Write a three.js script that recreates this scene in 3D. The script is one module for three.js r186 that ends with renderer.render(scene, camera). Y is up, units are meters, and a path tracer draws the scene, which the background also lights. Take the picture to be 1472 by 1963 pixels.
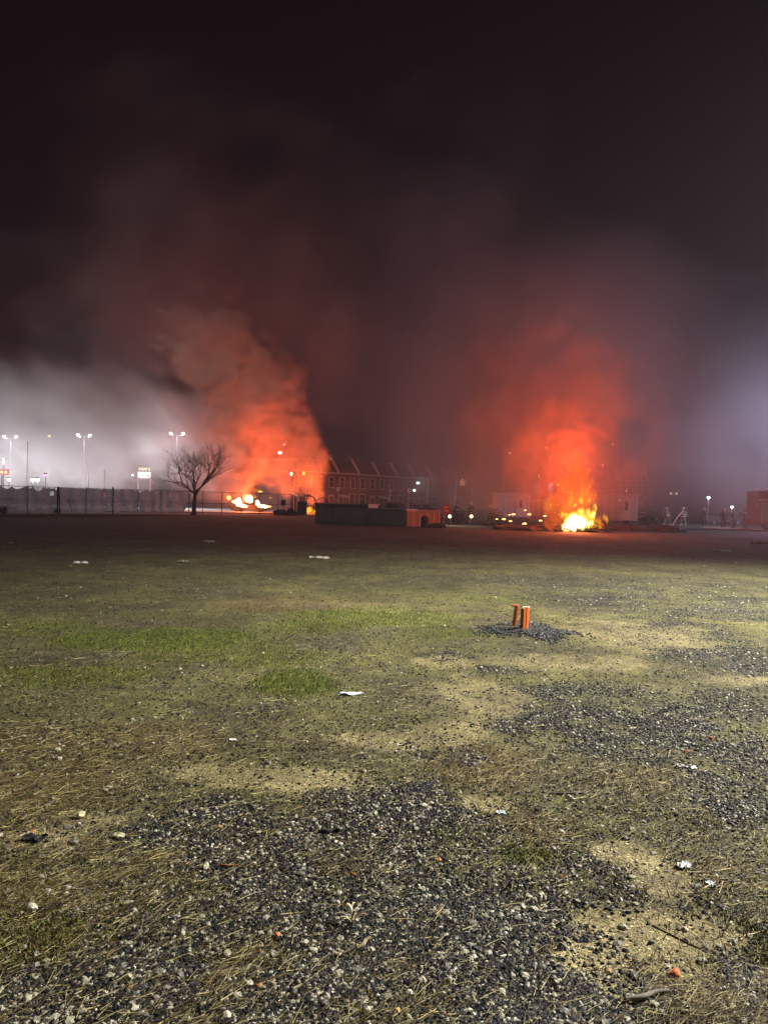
import * as THREE from 'three';
import { mergeGeometries, mergeVertices } from 'three/addons/utils/BufferGeometryUtils.js';
import { RoundedBoxGeometry } from 'three/addons/geometries/RoundedBoxGeometry.js';
import { MarchingCubes } from 'three/addons/objects/MarchingCubes.js';
import { ImprovedNoise } from 'three/addons/math/ImprovedNoise.js';

// ---------------------------------------------------------------- camera
const scene = new THREE.Scene();
const EYE = 1.6, FPX = 1418, PW = 1472, PH = 1963;          // the lens in pixels of the photograph
const camera = new THREE.PerspectiveCamera(69.38, 767 / 1024, 0.1, 3000);
camera.rotation.order = 'YXZ';
camera.position.set(0, EYE, 0);
camera.rotation.set(-0.0116, 0, 0.0222);
camera.updateMatrixWorld(true);

// ---------------------------------------------------------------- night sky, town glow, exposure
const renderer = new THREE.WebGLRenderer({ antialias: true });
renderer.toneMapping = THREE.LinearToneMapping;
renderer.toneMappingExposure = 1;
renderer.shadowMap.enabled = true;
{
  const w = 64, h = 32, d = new Float32Array(w * h * 4);
  for (let y = 0; y < h; y++) for (let x = 0; x < w; x++) {
    const up = Math.max(0, ((y + 0.5) / h - 0.5) * 2), g = Math.exp(-up * 3.2), i = (y * w + x) * 4;
    d[i] = 0.0010 + 0.006 * g; d[i + 1] = 0.0002 + 0.0040 * g; d[i + 2] = 0.0005 + 0.0065 * g; d[i + 3] = 1;
  }
  const t = new THREE.DataTexture(d, w, h, THREE.RGBAFormat, THREE.FloatType);
  t.mapping = THREE.EquirectangularReflectionMapping; t.magFilter = t.minFilter = THREE.LinearFilter; t.needsUpdate = true;
  scene.background = t; scene.environment = t;
}
const moon = new THREE.DirectionalLight(new THREE.Color(1.0, 0.95, 0.84), 0.17);   // the town's glow through overcast
moon.position.set(30, 60, 25); moon.target.position.set(0, 0, -10); moon.castShadow = true; moon.shadow.radius = 60;
moon.shadow.camera.left = moon.shadow.camera.bottom = -80; moon.shadow.camera.right = moon.shadow.camera.top = 80; moon.shadow.camera.far = 400;
scene.add(moon, moon.target);
scene.fog = new THREE.FogExp2(new THREE.Color(0.80, 0.70, 0.82), 0.0009);

// ---------------------------------------------------------------- helpers
let seedState = 12345;
function reseed(s) { seedState = s >>> 0; }
function rnd() { seedState = (seedState + 0x6d2b79f5) | 0; let t = Math.imul(seedState ^ (seedState >>> 15), 1 | seedState); t = (t + Math.imul(t ^ (t >>> 7), 61 | t)) ^ t; return ((t ^ (t >>> 14)) >>> 0) / 4294967296; }
const rr = (a, b) => a + (b - a) * rnd();
const gauss = () => Math.sqrt(-2 * Math.log(rnd() + 1e-9)) * Math.cos(6.2832 * rnd());
const noiser = new ImprovedNoise();
const N3 = (x, y, z) => noiser.noise(x + 31.7, y + 17.3, z + 9.1);
function fbm(x, y, z, n = 4) { let s = 0, a = 0.5; for (let i = 0; i < n; i++) { s += a * N3(x, y, z); x = x * 2.03 + 5.1; y = y * 2.03 + 1.7; z = z * 2.03 + 3.3; a *= 0.5; } return s; }
const clamp = (x, a, b) => Math.min(b, Math.max(a, x)), mixn = (a, b, t) => a + (b - a) * t;
const smooth = (a, b, x) => { const t = clamp((x - a) / (b - a), 0, 1); return t * t * (3 - 2 * t); };
const V = (x, y, z) => new THREE.Vector3(x, y, z);
function ray(px, py) { return V((px - PW / 2) / FPX, -(py - PH / 2) / FPX, -1).applyQuaternion(camera.quaternion); }
function at(px, py, depth) { const r = ray(px, py), k = depth / -r.z; return V(r.x * k, EYE + r.y * k, -depth); }       // a point seen there, so many metres ahead
function gnd(px, py) { const r = ray(px, py), k = -EYE / r.y; return V(r.x * k, 0, r.z * k); }                              // a point of the ground seen there
function foot(px, depth) { const p = at(px, 980, depth); p.y = 0; return p; }

const used = new Map();
function numbered(name) { const n = used.get(name) ?? 0; used.set(name, n + 1); return n ? name + '_' + String(n).padStart(3, '0') : name; }
function tag(o, label, category, group, kind) {
  if (label) o.userData.label = label;
  if (category) o.userData.category = category;
  if (group) o.userData.group = group;
  if (kind) o.userData.kind = kind;
  return o;
}
function thing(name, label, category, p = [0, 0, 0], turn = 0, group) {
  const o = new THREE.Group(); o.name = numbered(name); scene.add(o);
  if (p.isVector3) o.position.copy(p); else o.position.set(...p);
  o.rotation.y = turn;
  return tag(o, label, category, group);
}
function mesh(name, geos, mat, parent) {
  let g = geos;
  if (Array.isArray(geos)) g = geos.length === 1 ? geos[0] : mergeGeometries(geos.map((q) => {
    const k = q.index ? q.toNonIndexed() : q;
    for (const n of Object.keys(k.attributes)) if (!['position', 'normal', 'uv'].includes(n)) k.deleteAttribute(n);
    if (!k.attributes.uv) k.setAttribute('uv', new THREE.BufferAttribute(new Float32Array(k.attributes.position.count * 2), 2));
    return k;
  }));
  const m = new THREE.Mesh(g, mat); m.name = parent ? name : numbered(name);
  m.castShadow = m.receiveShadow = true;
  (parent ?? scene).add(m);
  return m;
}
function copyOf(o, p, turn, label, group) {
  const c = o.clone(); c.name = numbered(o.name.replace(/_\d{3}$/, '')); scene.add(c);
  if (p) c.position.copy(p); if (turn !== undefined) c.rotation.y = turn;
  c.userData = { ...o.userData }; if (label) c.userData.label = label; if (group) c.userData.group = group;
  return c;
}
function box(w, h, d, x = 0, y = 0, z = 0, r = 0) {                  // centre of its base at x, y, z
  const g = r ? new RoundedBoxGeometry(w, h, d, 2, r) : new THREE.BoxGeometry(w, h, d); g.translate(x, y + h / 2, z); return g;
}
function cyl(r0, r1, h, x = 0, y = 0, z = 0, n = 10) { const g = new THREE.CylinderGeometry(r1, r0, h, n); g.translate(x, y + h / 2, z); return g; }
function bar(a, b, r, r2 = r, n = 6) {                             // a round bar from a to b
  const A = a.isVector3 ? a : V(...a), B = b.isVector3 ? b : V(...b), d = B.clone().sub(A), g = new THREE.CylinderGeometry(r2, r, d.length(), n);
  g.translate(0, d.length() / 2, 0); g.applyQuaternion(new THREE.Quaternion().setFromUnitVectors(V(0, 1, 0), d.normalize())); g.translate(A.x, A.y, A.z); return g;
}
function tube(points, r, seg = 24, n = 5) { return new THREE.TubeGeometry(new THREE.CatmullRomCurve3(points.map((p) => (p.isVector3 ? p : V(...p)))), seg, r, n); }
const C = (r, g, b) => new THREE.Color().setRGB(r, g, b);
function std(r, g, b, rough = 0.85, o = {}) { return new THREE.MeshStandardMaterial({ color: C(r, g, b), roughness: rough, ...o }); }
function glow(r, g, b, base = 0.3) { return new THREE.MeshStandardMaterial({ color: C(base, base, base), roughness: 0.5, emissive: C(r, g, b), emissiveIntensity: 1 }); }
function grain(size, scale, lo, hi, seed, oct = 4) {              // a tiling grey grain
  const d = new Uint8Array(size * size * 4);
  for (let y = 0; y < size; y++) for (let x = 0; x < size; x++) {
    const a = (x / size) * 6.28318, b = (y / size) * 6.28318, q = scale / 6.28;
    const n = fbm(Math.cos(a) * q + seed, Math.sin(a) * q + Math.cos(b) * q, Math.sin(b) * q + seed * 2, oct), v = clamp(mixn(lo, hi, 0.5 + n * 0.9), 0, 1) * 255, i = (y * size + x) * 4;
    d[i] = d[i + 1] = d[i + 2] = v; d[i + 3] = 255;
  }
  const t = new THREE.DataTexture(d, size, size); t.wrapS = t.wrapT = THREE.RepeatWrapping; t.magFilter = THREE.LinearFilter; t.minFilter = THREE.LinearMipmapLinearFilter; t.generateMipmaps = true; t.needsUpdate = true; return t;
}
function point(p, r, g, b, cd, size = 10) { const l = new THREE.PointLight(C(r, g, b), cd, 0, 2); l.position.copy(p); l.castShadow = true; l.shadow.radius = size; scene.add(l); return l; }
// ---------------------------------------------------------------- the lot: bare soil, sand, black gravel, thin grass
// patches seen on the ground: [px, py, half width px, half height px, strength]; each is a spot of the ground of that size
const sandSpots = [[610, 1500, 130, 26, 0.75], [430, 1490, 130, 22, 0.6], [920, 1340, 95, 40, 0.5], [860, 1400, 80, 22, 0.5], [1200, 1640, 60, 28, 1], [1270, 1690, 60, 40, 0.9], [1250, 1810, 150, 70, 1], [1390, 1800, 90, 55, 1], [1150, 1840, 90, 45, 1], [1300, 1860, 120, 50, 0.9], [1180, 1880, 60, 40, 0.8], [1330, 1880, 80, 50, 0.75], [1225, 1222, 130, 30, 0.5], [1080, 1270, 170, 16, 0.45], [850, 1270, 60, 10, 0.45], [1400, 1302, 70, 10, 0.5], [70, 1610, 110, 30, 0.9], [180, 1570, 80, 20, 0.6], [930, 1540, 60, 14, 0.7], [720, 1420, 120, 18, 0.5], [1260, 1320, 60, 8, 0.3], [640, 1160, 200, 10, 0.2], [1150, 1280, 60, 9, 0.6]];
const gravelSpots = [[640, 1750, 420, 230, 0.95], [980, 1840, 260, 200, 0.95], [1200, 1400, 260, 70, 0.95], [1420, 1440, 120, 110, 0.8], [1420, 1540, 110, 60, 0.9], [400, 1590, 210, 60, 0.85], [840, 1440, 90, 26, 0.8], [1010, 1212, 62, 22, 1.2], [860, 1262, 60, 9, 0.8], [960, 1285, 50, 9, 0.9], [1180, 1340, 240, 30, 0.8], [1390, 1255, 150, 70, 0.85], [1300, 1160, 260, 34, 0.85], [1400, 1350, 120, 40, 0.8], [200, 1900, 260, 120, 0.7], [1100, 1700, 140, 80, 0.6], [1440, 1900, 60, 90, 0.6], [1200, 1120, 300, 18, 0.7], [300, 1750, 250, 90, 0.5]];
const greenSpots = [[300, 1225, 220, 22, 1], [130, 1290, 170, 26, 0.6], [570, 1310, 75, 24, 1], [720, 1185, 180, 24, 0.7], [830, 1215, 90, 18, 0.5], [600, 1200, 90, 16, 0.7], [60, 1210, 130, 16, 0.6], [450, 1260, 180, 20, 0.5], [880, 1600, 50, 24, 0.5], [960, 1150, 130, 9, 0.4], [1010, 1640, 50, 20, 0.5], [90, 1800, 100, 60, 0.3], [1450, 1820, 60, 60, 0.3]];
const rustSpots = [[90, 1520, 200, 55, 1], [40, 1430, 120, 40, 0.7], [150, 1720, 150, 50, 0.7], [950, 1470, 110, 40, 0.8], [700, 1640, 140, 40, 0.6], [300, 1420, 160, 40, 0.6], [1000, 1590, 120, 34, 0.6], [1250, 1500, 120, 40, 0.5], [550, 1160, 160, 16, 0.5], [1390, 1680, 90, 40, 0.5]];
const spots = (list) => list.map(([px, py, w, h, s]) => {
  const c = gnd(px, py), e = gnd(px + w, py), n = gnd(px, py + h), f = gnd(px, Math.max(py - h, 1000));
  return { x: c.x, z: (n.z + f.z) / 2, rx: Math.abs(e.x - c.x), rz: Math.max(0.1, Math.abs(n.z - f.z) / 2), s };
});
const SAND = spots(sandSpots), GRAVEL = spots(gravelSpots), GREEN = spots(greenSpots), RUST = spots(rustSpots);
function cover(list, x, z, edge) {
  let m = 0;
  for (const p of list) { const d = Math.hypot((x - p.x) / p.rx, (z - p.z) / p.rz) + edge; if (d < 1.25) m = Math.max(m, p.s * smooth(1.25, 0.6, d)); }
  return Math.min(m, 1);
}
function zones(x, z) {
  const e = fbm(x * 1.1, 0.3, z * 1.1, 4) * 0.9, e2 = fbm(x * 3.1, 4.3, z * 3.1, 3) * 0.5;
  return { sand: cover(SAND, x, z, e + e2), gravel: cover(GRAVEL, x, z, e * 0.8 - e2), green: cover(GREEN, x, z, e * 0.8 + e2 * 0.6), rust: cover(RUST, x, z, e), e, e2 };
}
const rise = (x, z) => {
  const d = Math.hypot(x, z);
  let y = fbm(x * 0.22, 1.5, z * 0.22, 3) * 0.10 * smooth(3, 12, d) + fbm(x * 2.3, 7.5, z * 2.3, 3) * 0.022 + fbm(x * 9, 2.5, z * 9, 2) * 0.008 * smooth(16, 8, d);
  const m = gnd(1012, 1216); y += 0.035 * Math.exp(-(((x - m.x) / 0.42) ** 2 + ((z - m.z) / 0.36) ** 2) * 1.2);   // the dug-up mound at the stakes
  return y * smooth(120, 60, d);
};
{
  const NX = 520, NZ = 620, pos = [], col = [], uv = [], idx = [], span = (t, a, b) => a * Math.sinh(b * t);
  for (let j = 0; j <= NZ; j++) {
    const z = -3.2 + span(0.16 - j / NZ * 1.16, 1.9, 6.3);        // fine near the viewer, running out to the horizon
    for (let i = 0; i <= NX; i++) {
      const x = 0.6 + span((i / NX) * 2 - 1, 1.9, 6.3), w = zones(x, z), y = Math.abs(x) < 120 ? rise(x, z) : 0;
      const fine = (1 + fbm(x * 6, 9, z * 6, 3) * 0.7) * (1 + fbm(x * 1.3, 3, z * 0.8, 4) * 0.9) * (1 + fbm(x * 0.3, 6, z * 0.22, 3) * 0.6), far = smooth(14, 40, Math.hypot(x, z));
      let r = 0.086, g = 0.080, b = 0.025;
      const to = (R, G, B, k) => { r = mixn(r, R, k); g = mixn(g, G, k); b = mixn(b, B, k); };
      to(0.052, 0.045, 0.028, smooth(-0.05, 0.25, w.e) * 0.7);
      to(0.085, 0.046, 0.012, w.rust * 0.85); to(0.098, 0.122, 0.012, w.green * 0.85); to(0.024, 0.024, 0.023, w.gravel * 0.8 * (0.3 + 0.7 * smooth(-0.2, 0.12, w.e2 + w.e * 0.3))); to(0.30, 0.245, 0.125, w.sand * smooth(-0.4, -0.05, w.e2) * 0.92);
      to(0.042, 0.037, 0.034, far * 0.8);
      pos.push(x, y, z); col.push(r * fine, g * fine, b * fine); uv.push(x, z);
    }
  }
  for (let j = 0; j < NZ; j++) for (let i = 0; i < NX; i++) { const a = j * (NX + 1) + i, b = a + NX + 1; idx.push(a, a + 1, b, b, a + 1, b + 1); }
  const g = new THREE.BufferGeometry();
  g.setAttribute('position', new THREE.BufferAttribute(new Float32Array(pos), 3)); g.setAttribute('color', new THREE.BufferAttribute(new Float32Array(col), 3)); g.setAttribute('uv', new THREE.BufferAttribute(new Float32Array(uv), 2));
  g.setIndex(idx); g.computeVertexNormals();
  const size = 2048, span2 = 2.7, d = new Uint8Array(size * size * 4), hgt = new Float32Array(size * size);
  reseed(77);
  const wrap = (v) => ((v % size) + size) % size | 0, lumpN = 256, lump = new Float32Array(lumpN * lumpN);
  for (let y = 0; y < lumpN; y++) for (let x = 0; x < lumpN; x++) { const A = x / lumpN * 6.28318, B = y / lumpN * 6.28318; lump[y * lumpN + x] = fbm(Math.cos(A) * 2.2, Math.sin(A) * 2.2 + Math.cos(B) * 2.2, Math.sin(B) * 2.2, 5); }
  for (let y = 0; y < size; y++) for (let x = 0; x < size; x++) hgt[y * size + x] = 0.36 + rnd() * 0.16 + 0.34 * lump[(y >> 3) * lumpN + (x >> 3)];
  for (let k = 0; k < 52000; k++) {                                   // grit and crumbs of 3 to 20 mm
    const cx = rnd() * size, cy = rnd() * size, R = 1 + rnd() ** 3.5 * 7, dark = rnd() < 0.6, v = dark ? 0.05 + rnd() * 0.25 : 0.45 + rnd() * 0.55, ec = 0.6 + rnd() * 0.8;
    for (let y = -R; y <= R; y++) for (let x = -R; x <= R; x++) { const q = x * x * ec + y * y / ec; if (q < R * R) hgt[wrap(cy + y) * size + wrap(cx + x)] = v * (0.75 + 0.25 * (1 - q / (R * R))) + rnd() * 0.06; }
  }
  for (let k = 0; k < 30000; k++) {                                   // bits of dry stem, pale and dark
    let x = rnd() * size, y = rnd() * size, t = rnd() * 6.28; const L = 8 + rnd() ** 2 * 60, v = rnd() < 0.5 ? 0.6 + rnd() * 0.4 : 0.02 + rnd() * 0.1, c = (rnd() - 0.5) * 0.03;
    for (let s = 0; s < L; s++) { t += c; x += Math.cos(t); y += Math.sin(t); hgt[wrap(y) * size + wrap(x)] = v; if (k % 3 === 0) hgt[wrap(y + 1) * size + wrap(x)] = v; }
  }
  for (let i = 0; i < size * size; i++) { const v = clamp(hgt[i], 0.03, 1) * 255; d[i * 4] = d[i * 4 + 1] = d[i * 4 + 2] = v; d[i * 4 + 3] = 255; }
  const t = new THREE.DataTexture(d, size, size); t.wrapS = t.wrapT = THREE.RepeatWrapping; t.magFilter = THREE.LinearFilter; t.repeat.set(1 / span2, 1 / span2); t.rotation = 0.4; t.needsUpdate = true;
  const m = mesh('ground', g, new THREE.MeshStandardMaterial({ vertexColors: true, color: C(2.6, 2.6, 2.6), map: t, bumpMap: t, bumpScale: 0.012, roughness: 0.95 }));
  tag(m, 'dark trampled lot of soil, sand, gravel and thin grass', null, null, 'structure');
}
function scatter(name, label, category, variants, n, place) {        // each variant an InstancedMesh under one group of stuff
  const o = new THREE.Group(); o.name = numbered(name); scene.add(o); tag(o, label, category, null, 'stuff');
  const ims = variants.map((v) => { const im = new THREE.InstancedMesh(v.g, v.m, Math.ceil(n / variants.length) + 8); im.name = v.name; im.castShadow = im.receiveShadow = true; im.userData.kind = 'stuff'; im.count = 0; o.add(im); return im; });
  const mt = new THREE.Matrix4(), q = new THREE.Quaternion(), e = new THREE.Euler(), c = new THREE.Color();
  for (let k = 0; k < n; k++) {
    const im = ims[k % ims.length], r = place();
    if (!r || im.count >= im.instanceMatrix.count) continue;
    e.set(r.rx ?? 0, r.ry ?? 0, r.rz ?? 0, 'YXZ'); q.setFromEuler(e); mt.compose(V(r.x, r.y, r.z), q, V(r.sx, r.sy, r.sz));
    im.setMatrixAt(im.count, mt); im.setColorAt(im.count++, c.setRGB(r.r, r.g, r.b));
  }
  console.log(name, ims.reduce((s, i) => s + i.count, 0));
  return o;
}
function stoneGeometry(seed, detail = 1, rough = 0.35) {
  const kept = seedState; reseed(seed * 7919 + 1); const g = mergeVertices(new THREE.IcosahedronGeometry(1, detail).deleteAttribute('normal').deleteAttribute('uv')), p = g.attributes.position;
  for (let i = 0; i < p.count; i++) { const k = 1 + rr(-rough, rough) * 0.8; p.setXYZ(i, p.getX(i) * k, p.getY(i) * k, p.getZ(i) * k); }
  const f = g.toNonIndexed(); f.computeVertexNormals(); seedState = kept; return f;
}
function bladeGeometry(bend, w) {                                      // a stem of length 1 along x, bent, with a ridge
  const pos = [], idx = [], n = 4;
  for (let i = 0; i <= n; i++) { const t = i / n, y = bend * (t * t - t), h = w * (1 - t * 0.6); pos.push(t - 0.5, y - h * 0.3, -h / 2, t - 0.5, y + h * 0.6, 0, t - 0.5, y - h * 0.3, h / 2); }
  for (let i = 0; i < n; i++) { const a = i * 3; idx.push(a, a + 3, a + 4, a, a + 4, a + 1, a + 1, a + 4, a + 5, a + 1, a + 5, a + 2); }
  const g = new THREE.BufferGeometry(); g.setAttribute('position', new THREE.BufferAttribute(new Float32Array(pos), 3)); g.setIndex(idx); g.computeVertexNormals(); return g;
}
// a random spot of the ground in view, evenly spread over the picture's lower part rather than over the ground
const nearSpot = (y0 = 1100, y1 = 1985, pow = 1) => { const py = y0 + (y1 - y0) * Math.pow(rnd(), pow), p = gnd(rr(-60, PW + 60), py); return p; };
const white = new THREE.MeshPhysicalMaterial({ color: 0xffffff, roughness: 0.55, specularIntensity: 0.45 });
{
  reseed(301);
  const shapes = [1, 2, 3, 4].map((s) => ({ g: stoneGeometry(s * 7, 0, 0.42), m: white, name: 'pebble' }));
  reseed(302);
  scatter('gravel', 'black and grey gravel with pale pebbles strewn over the lot', null, shapes, 620000, () => {
    const p = nearSpot(1045, 1990, 0.85), w = zones(p.x, p.z), d = -p.z;
    if (rnd() > Math.max(w.gravel * 0.9 * (0.25 + 0.75 * smooth(-0.2, 0.12, w.e2 + w.e * 0.3)), 0.12 + 0.2 * smooth(0, 0.3, w.e2)) * (1 - w.sand * 0.94) * (1 - w.green * 0.7)) return null;
    const u = rnd(), s = (0.0026 + 0.0062 * rnd() ** 2.8) * (1 + d * 0.055); let r, g, b;
    const v = rr(0.6, 1.3);
    if (u < 0.74) { r = 0.010 * v; g = 0.0115 * v; b = 0.015 * v; } else if (u < 0.84) { r = 0.07 * v; g = 0.068 * v; b = 0.064 * v; } else if (u < 0.95) { r = 0.33 * v; g = 0.30 * v; b = 0.23 * v; } else if (u < 0.998) { r = 0.50 * v; g = 0.48 * v; b = 0.41 * v; } else { r = 0.32 * v; g = 0.15 * v; b = 0.05 * v; }
    if (w.gravel < 0.3 && u > 0.7 && rnd() < 0.5) return null;
    return { x: p.x, z: p.z, y: rise(p.x, p.z) + s * 0.15, sx: s * rr(0.8, 1.5), sy: s * rr(0.5, 0.9), sz: s * rr(0.8, 1.4), rx: rr(-0.5, 0.5), ry: rr(0, 6.28), rz: rr(-0.5, 0.5), r, g, b };
  });
  reseed(303);
  const big = [5, 6, 7].map((s) => ({ g: stoneGeometry(s * 11, 1, 0.26), m: white, name: 'pebble' }));
  scatter('gravel', 'larger rounded pale pebbles lying loose over the lot', null, big, 1900, () => {
    const p = nearSpot(1120, 1985, 0.75), w = zones(p.x, p.z);
    if (rnd() > 0.35 + w.gravel * 0.5) return null;
    const s = (0.005 + 0.009 * rnd() ** 2) * (1 - p.z * 0.05), v = rr(0.5, 1.1), u = rnd(); let r = 0.44 * v, g = 0.41 * v, b = 0.33 * v;
    if (u < 0.3) { r = 0.2 * v; g = 0.19 * v; b = 0.17 * v; } else if (u > 0.985) { r = 0.45 * v; g = 0.24 * v; b = 0.08 * v; }
    return { x: p.x, z: p.z, y: rise(p.x, p.z) + s * 0.3, sx: s * rr(0.9, 1.5), sy: s * rr(0.55, 0.8), sz: s * rr(0.8, 1.2), rx: rr(-0.3, 0.3), ry: rr(0, 6.28), rz: rr(-0.3, 0.3), r, g, b };
  });
  reseed(304);
  const straw = [bladeGeometry(0.10, 0.030), bladeGeometry(-0.18, 0.022), bladeGeometry(0.3, 0.026)].map((g) => ({ g, m: white, name: 'stem' }));
  scatter('straw', 'dry broken stems of dead grass strewn over the lot', null, straw, 300000, () => {
    const p = nearSpot(1030, 1985, 0.9), w = zones(p.x, p.z), d = -p.z;
    if (rnd() > (0.2 + 0.42 * w.rust + 0.3 * smooth(0.05, 0.3, w.e)) * (1 - 0.62 * w.gravel) * (1 - 0.92 * w.sand)) return null;
    const u = rnd(), L = (0.016 + 0.085 * rnd() ** 3.2) * (1 + d * 0.05), v = rr(0.5, 1.25), th = (0.6 + L * 4) / (0.6 + L * 9); let r = 0.44 * v, g = 0.37 * v, b = 0.17 * v;
    if (u < 0.55) { r = 0.10 * v; g = 0.062 * v; b = 0.022 * v; } else if (u < 0.62) { r = 0.07 * v; g = 0.045 * v; b = 0.02 * v; } else if (u > 0.95) { r = 0.5 * v; g = 0.44 * v; b = 0.28 * v; }
    return { x: p.x, z: p.z, y: rise(p.x, p.z) + rr(0.003, 0.012), sx: L, sy: L * th * 1.3, sz: L * th * rr(1, 1.8), rx: rr(-0.4, 0.4), ry: 0.75 + gauss() * 0.5 + (rnd() < 0.2 ? rr(0, 3) : 0), rz: rr(-0.12, 0.2), r, g, b };
  });
  reseed(305);
  const grass = [bladeGeometry(0.25, 0.10), bladeGeometry(-0.2, 0.13)].map((g) => ({ g: g.rotateZ(1.2).translate(0, 0.4, 0), m: white, name: 'blade' }));
  scatter('grass', 'short thin green and yellowing grass growing in patches', null, grass, 700000, () => {
    const p = nearSpot(1030, 1850, 1.15), w = zones(p.x, p.z), d = -p.z;
    const k = w.green * 0.9 + 0.16 * smooth(0.0, 0.35, w.e + w.e2 * 0.5) + 0.10 * smooth(0.2, -0.3, w.e);
    if (rnd() > k * (1 - w.gravel * 0.8) * (1 - w.sand * 0.85)) return null;
    const L = rr(0.012, 0.034) * (1 + d * 0.03), v = rr(0.5, 1.25), dry = rnd() < 0.75 - w.green * 0.62; let r = 0.105 * v, g = 0.14 * v, b = 0.012 * v;
    if (dry) { r = 0.15 * v; g = 0.115 * v; b = 0.04 * v; }
    return { x: p.x, z: p.z, y: rise(p.x, p.z) - 0.004, sx: L, sy: L, sz: L * 1.2, rx: rr(-0.7, 0.7), ry: rr(0, 6.28), rz: rr(-0.7, 0.3), r, g, b };
  });
}
// ---------------------------------------------------------------- streets beyond the lot
{
  const a = foot(-500, 70), b = foot(560, 92), c = foot(700, 215), d = foot(-500, 215);
  const s = new THREE.Shape([[a.x, -a.z], [b.x, -b.z], [c.x, -c.z], [d.x, -d.z]].map((p) => new THREE.Vector2(...p)));
  const m = mesh('parking_lot', new THREE.ExtrudeGeometry(s, { depth: 0.12, bevelEnabled: false }).rotateX(-Math.PI / 2), std(0.17, 0.165, 0.16, 0.8));
  m.position.y = -0.02; tag(m, 'pale lit parking lot beyond the fence', null, null, 'structure');
  const e = foot(590, 104), f = foot(1600, 92), g = foot(1600, 78), h = foot(560, 88);
  const s2 = new THREE.Shape([[e.x, -e.z], [f.x, -f.z], [g.x, -g.z], [h.x, -h.z]].map((p) => new THREE.Vector2(...p)));
  const r = mesh('road', new THREE.ExtrudeGeometry(s2, { depth: 0.09, bevelEnabled: false }).rotateX(-Math.PI / 2), std(0.06, 0.06, 0.06, 0.7));
  r.position.y = -0.02; tag(r, 'dark asphalt street in front of the row houses', null, null, 'structure');
}
// ---------------------------------------------------------------- fences
const steel = std(0.05, 0.052, 0.055, 0.6, { metalness: 0.3 }), galv = std(0.16, 0.16, 0.16, 0.5, { metalness: 0.4 });
const FENCE_A = foot(0, 63.6), FENCE_B = foot(590, 88.5), fdir = FENCE_B.clone().sub(FENCE_A).normalize();
const fencePoint = (px) => { const r = ray(px, 965), k = (FENCE_A.x * fdir.z - FENCE_A.z * fdir.x) / (r.x * fdir.z - r.z * fdir.x); return V(r.x * k, 0, r.z * k); };
const fturn = Math.atan2(-fdir.z, fdir.x), FH = 2.4;
function chainLink(len, h) {                                         // crossing wires, drawn coarser than the real weave
  const parts = [], step = 0.24, r = 0.0045;
  for (let s = -h; s < len; s += step) for (const up of [0, 1]) {
    const t0 = Math.max(0, -s), t1 = Math.min(h, len - s); if (t1 <= t0) continue;
    const y0 = up ? h - t0 : t0, y1 = up ? h - t1 : t1;
    parts.push(bar([s + t0, y0 + 0.06, up * 0.01], [s + t1, y1 + 0.06, up * 0.01], r, r, 3));
  }
  return parts;
}
const fabric = (() => {
  const t = grain(128, 9, 0.6, 1.0, 4.2);
  return new THREE.MeshPhysicalMaterial({ color: C(0.46, 0.55, 0.66), map: t, roughness: 1, specularIntensity: 0.2, transmission: 0.5, thickness: 0, transparent: true, opacity: 0.975, side: THREE.DoubleSide });
})();
function screen(len, h, seed, sag, torn) {
  const n = 30, m = 14, g = new THREE.PlaneGeometry(len, h, n, m), p = g.attributes.position, k = seed * 3.7;
  for (let i = 0; i < p.count; i++) {
    let u = p.getX(i) / len + 0.5, v = p.getY(i) / h + 0.5;
    const top = sag * Math.pow(v, 6) * Math.abs(Math.sin(u * 9 + k) * Math.sin(u * 4.3 + k * 2)) + 0.05 * N3(u * 6, k, 1) * v;
    const bot = (1 - v) ** 5 * (0.16 * Math.max(0, N3(u * 5, k, 4)) + 0.03);
    let x = u * len; if (torn) x = Math.min(x, len - torn * (1 - v) * (1 + 0.2 * Math.sin(v * 20)));
    p.setXYZ(i, x, 0.20 + v * (h - 0.20) - top + bot, 0.05 + 0.11 * fbm(u * 5 + k, v * 1.5, 2, 3) + 0.06 * Math.sin(u * 13 + k + v * 2));
  }
  g.computeVertexNormals(); return g;
}
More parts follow.
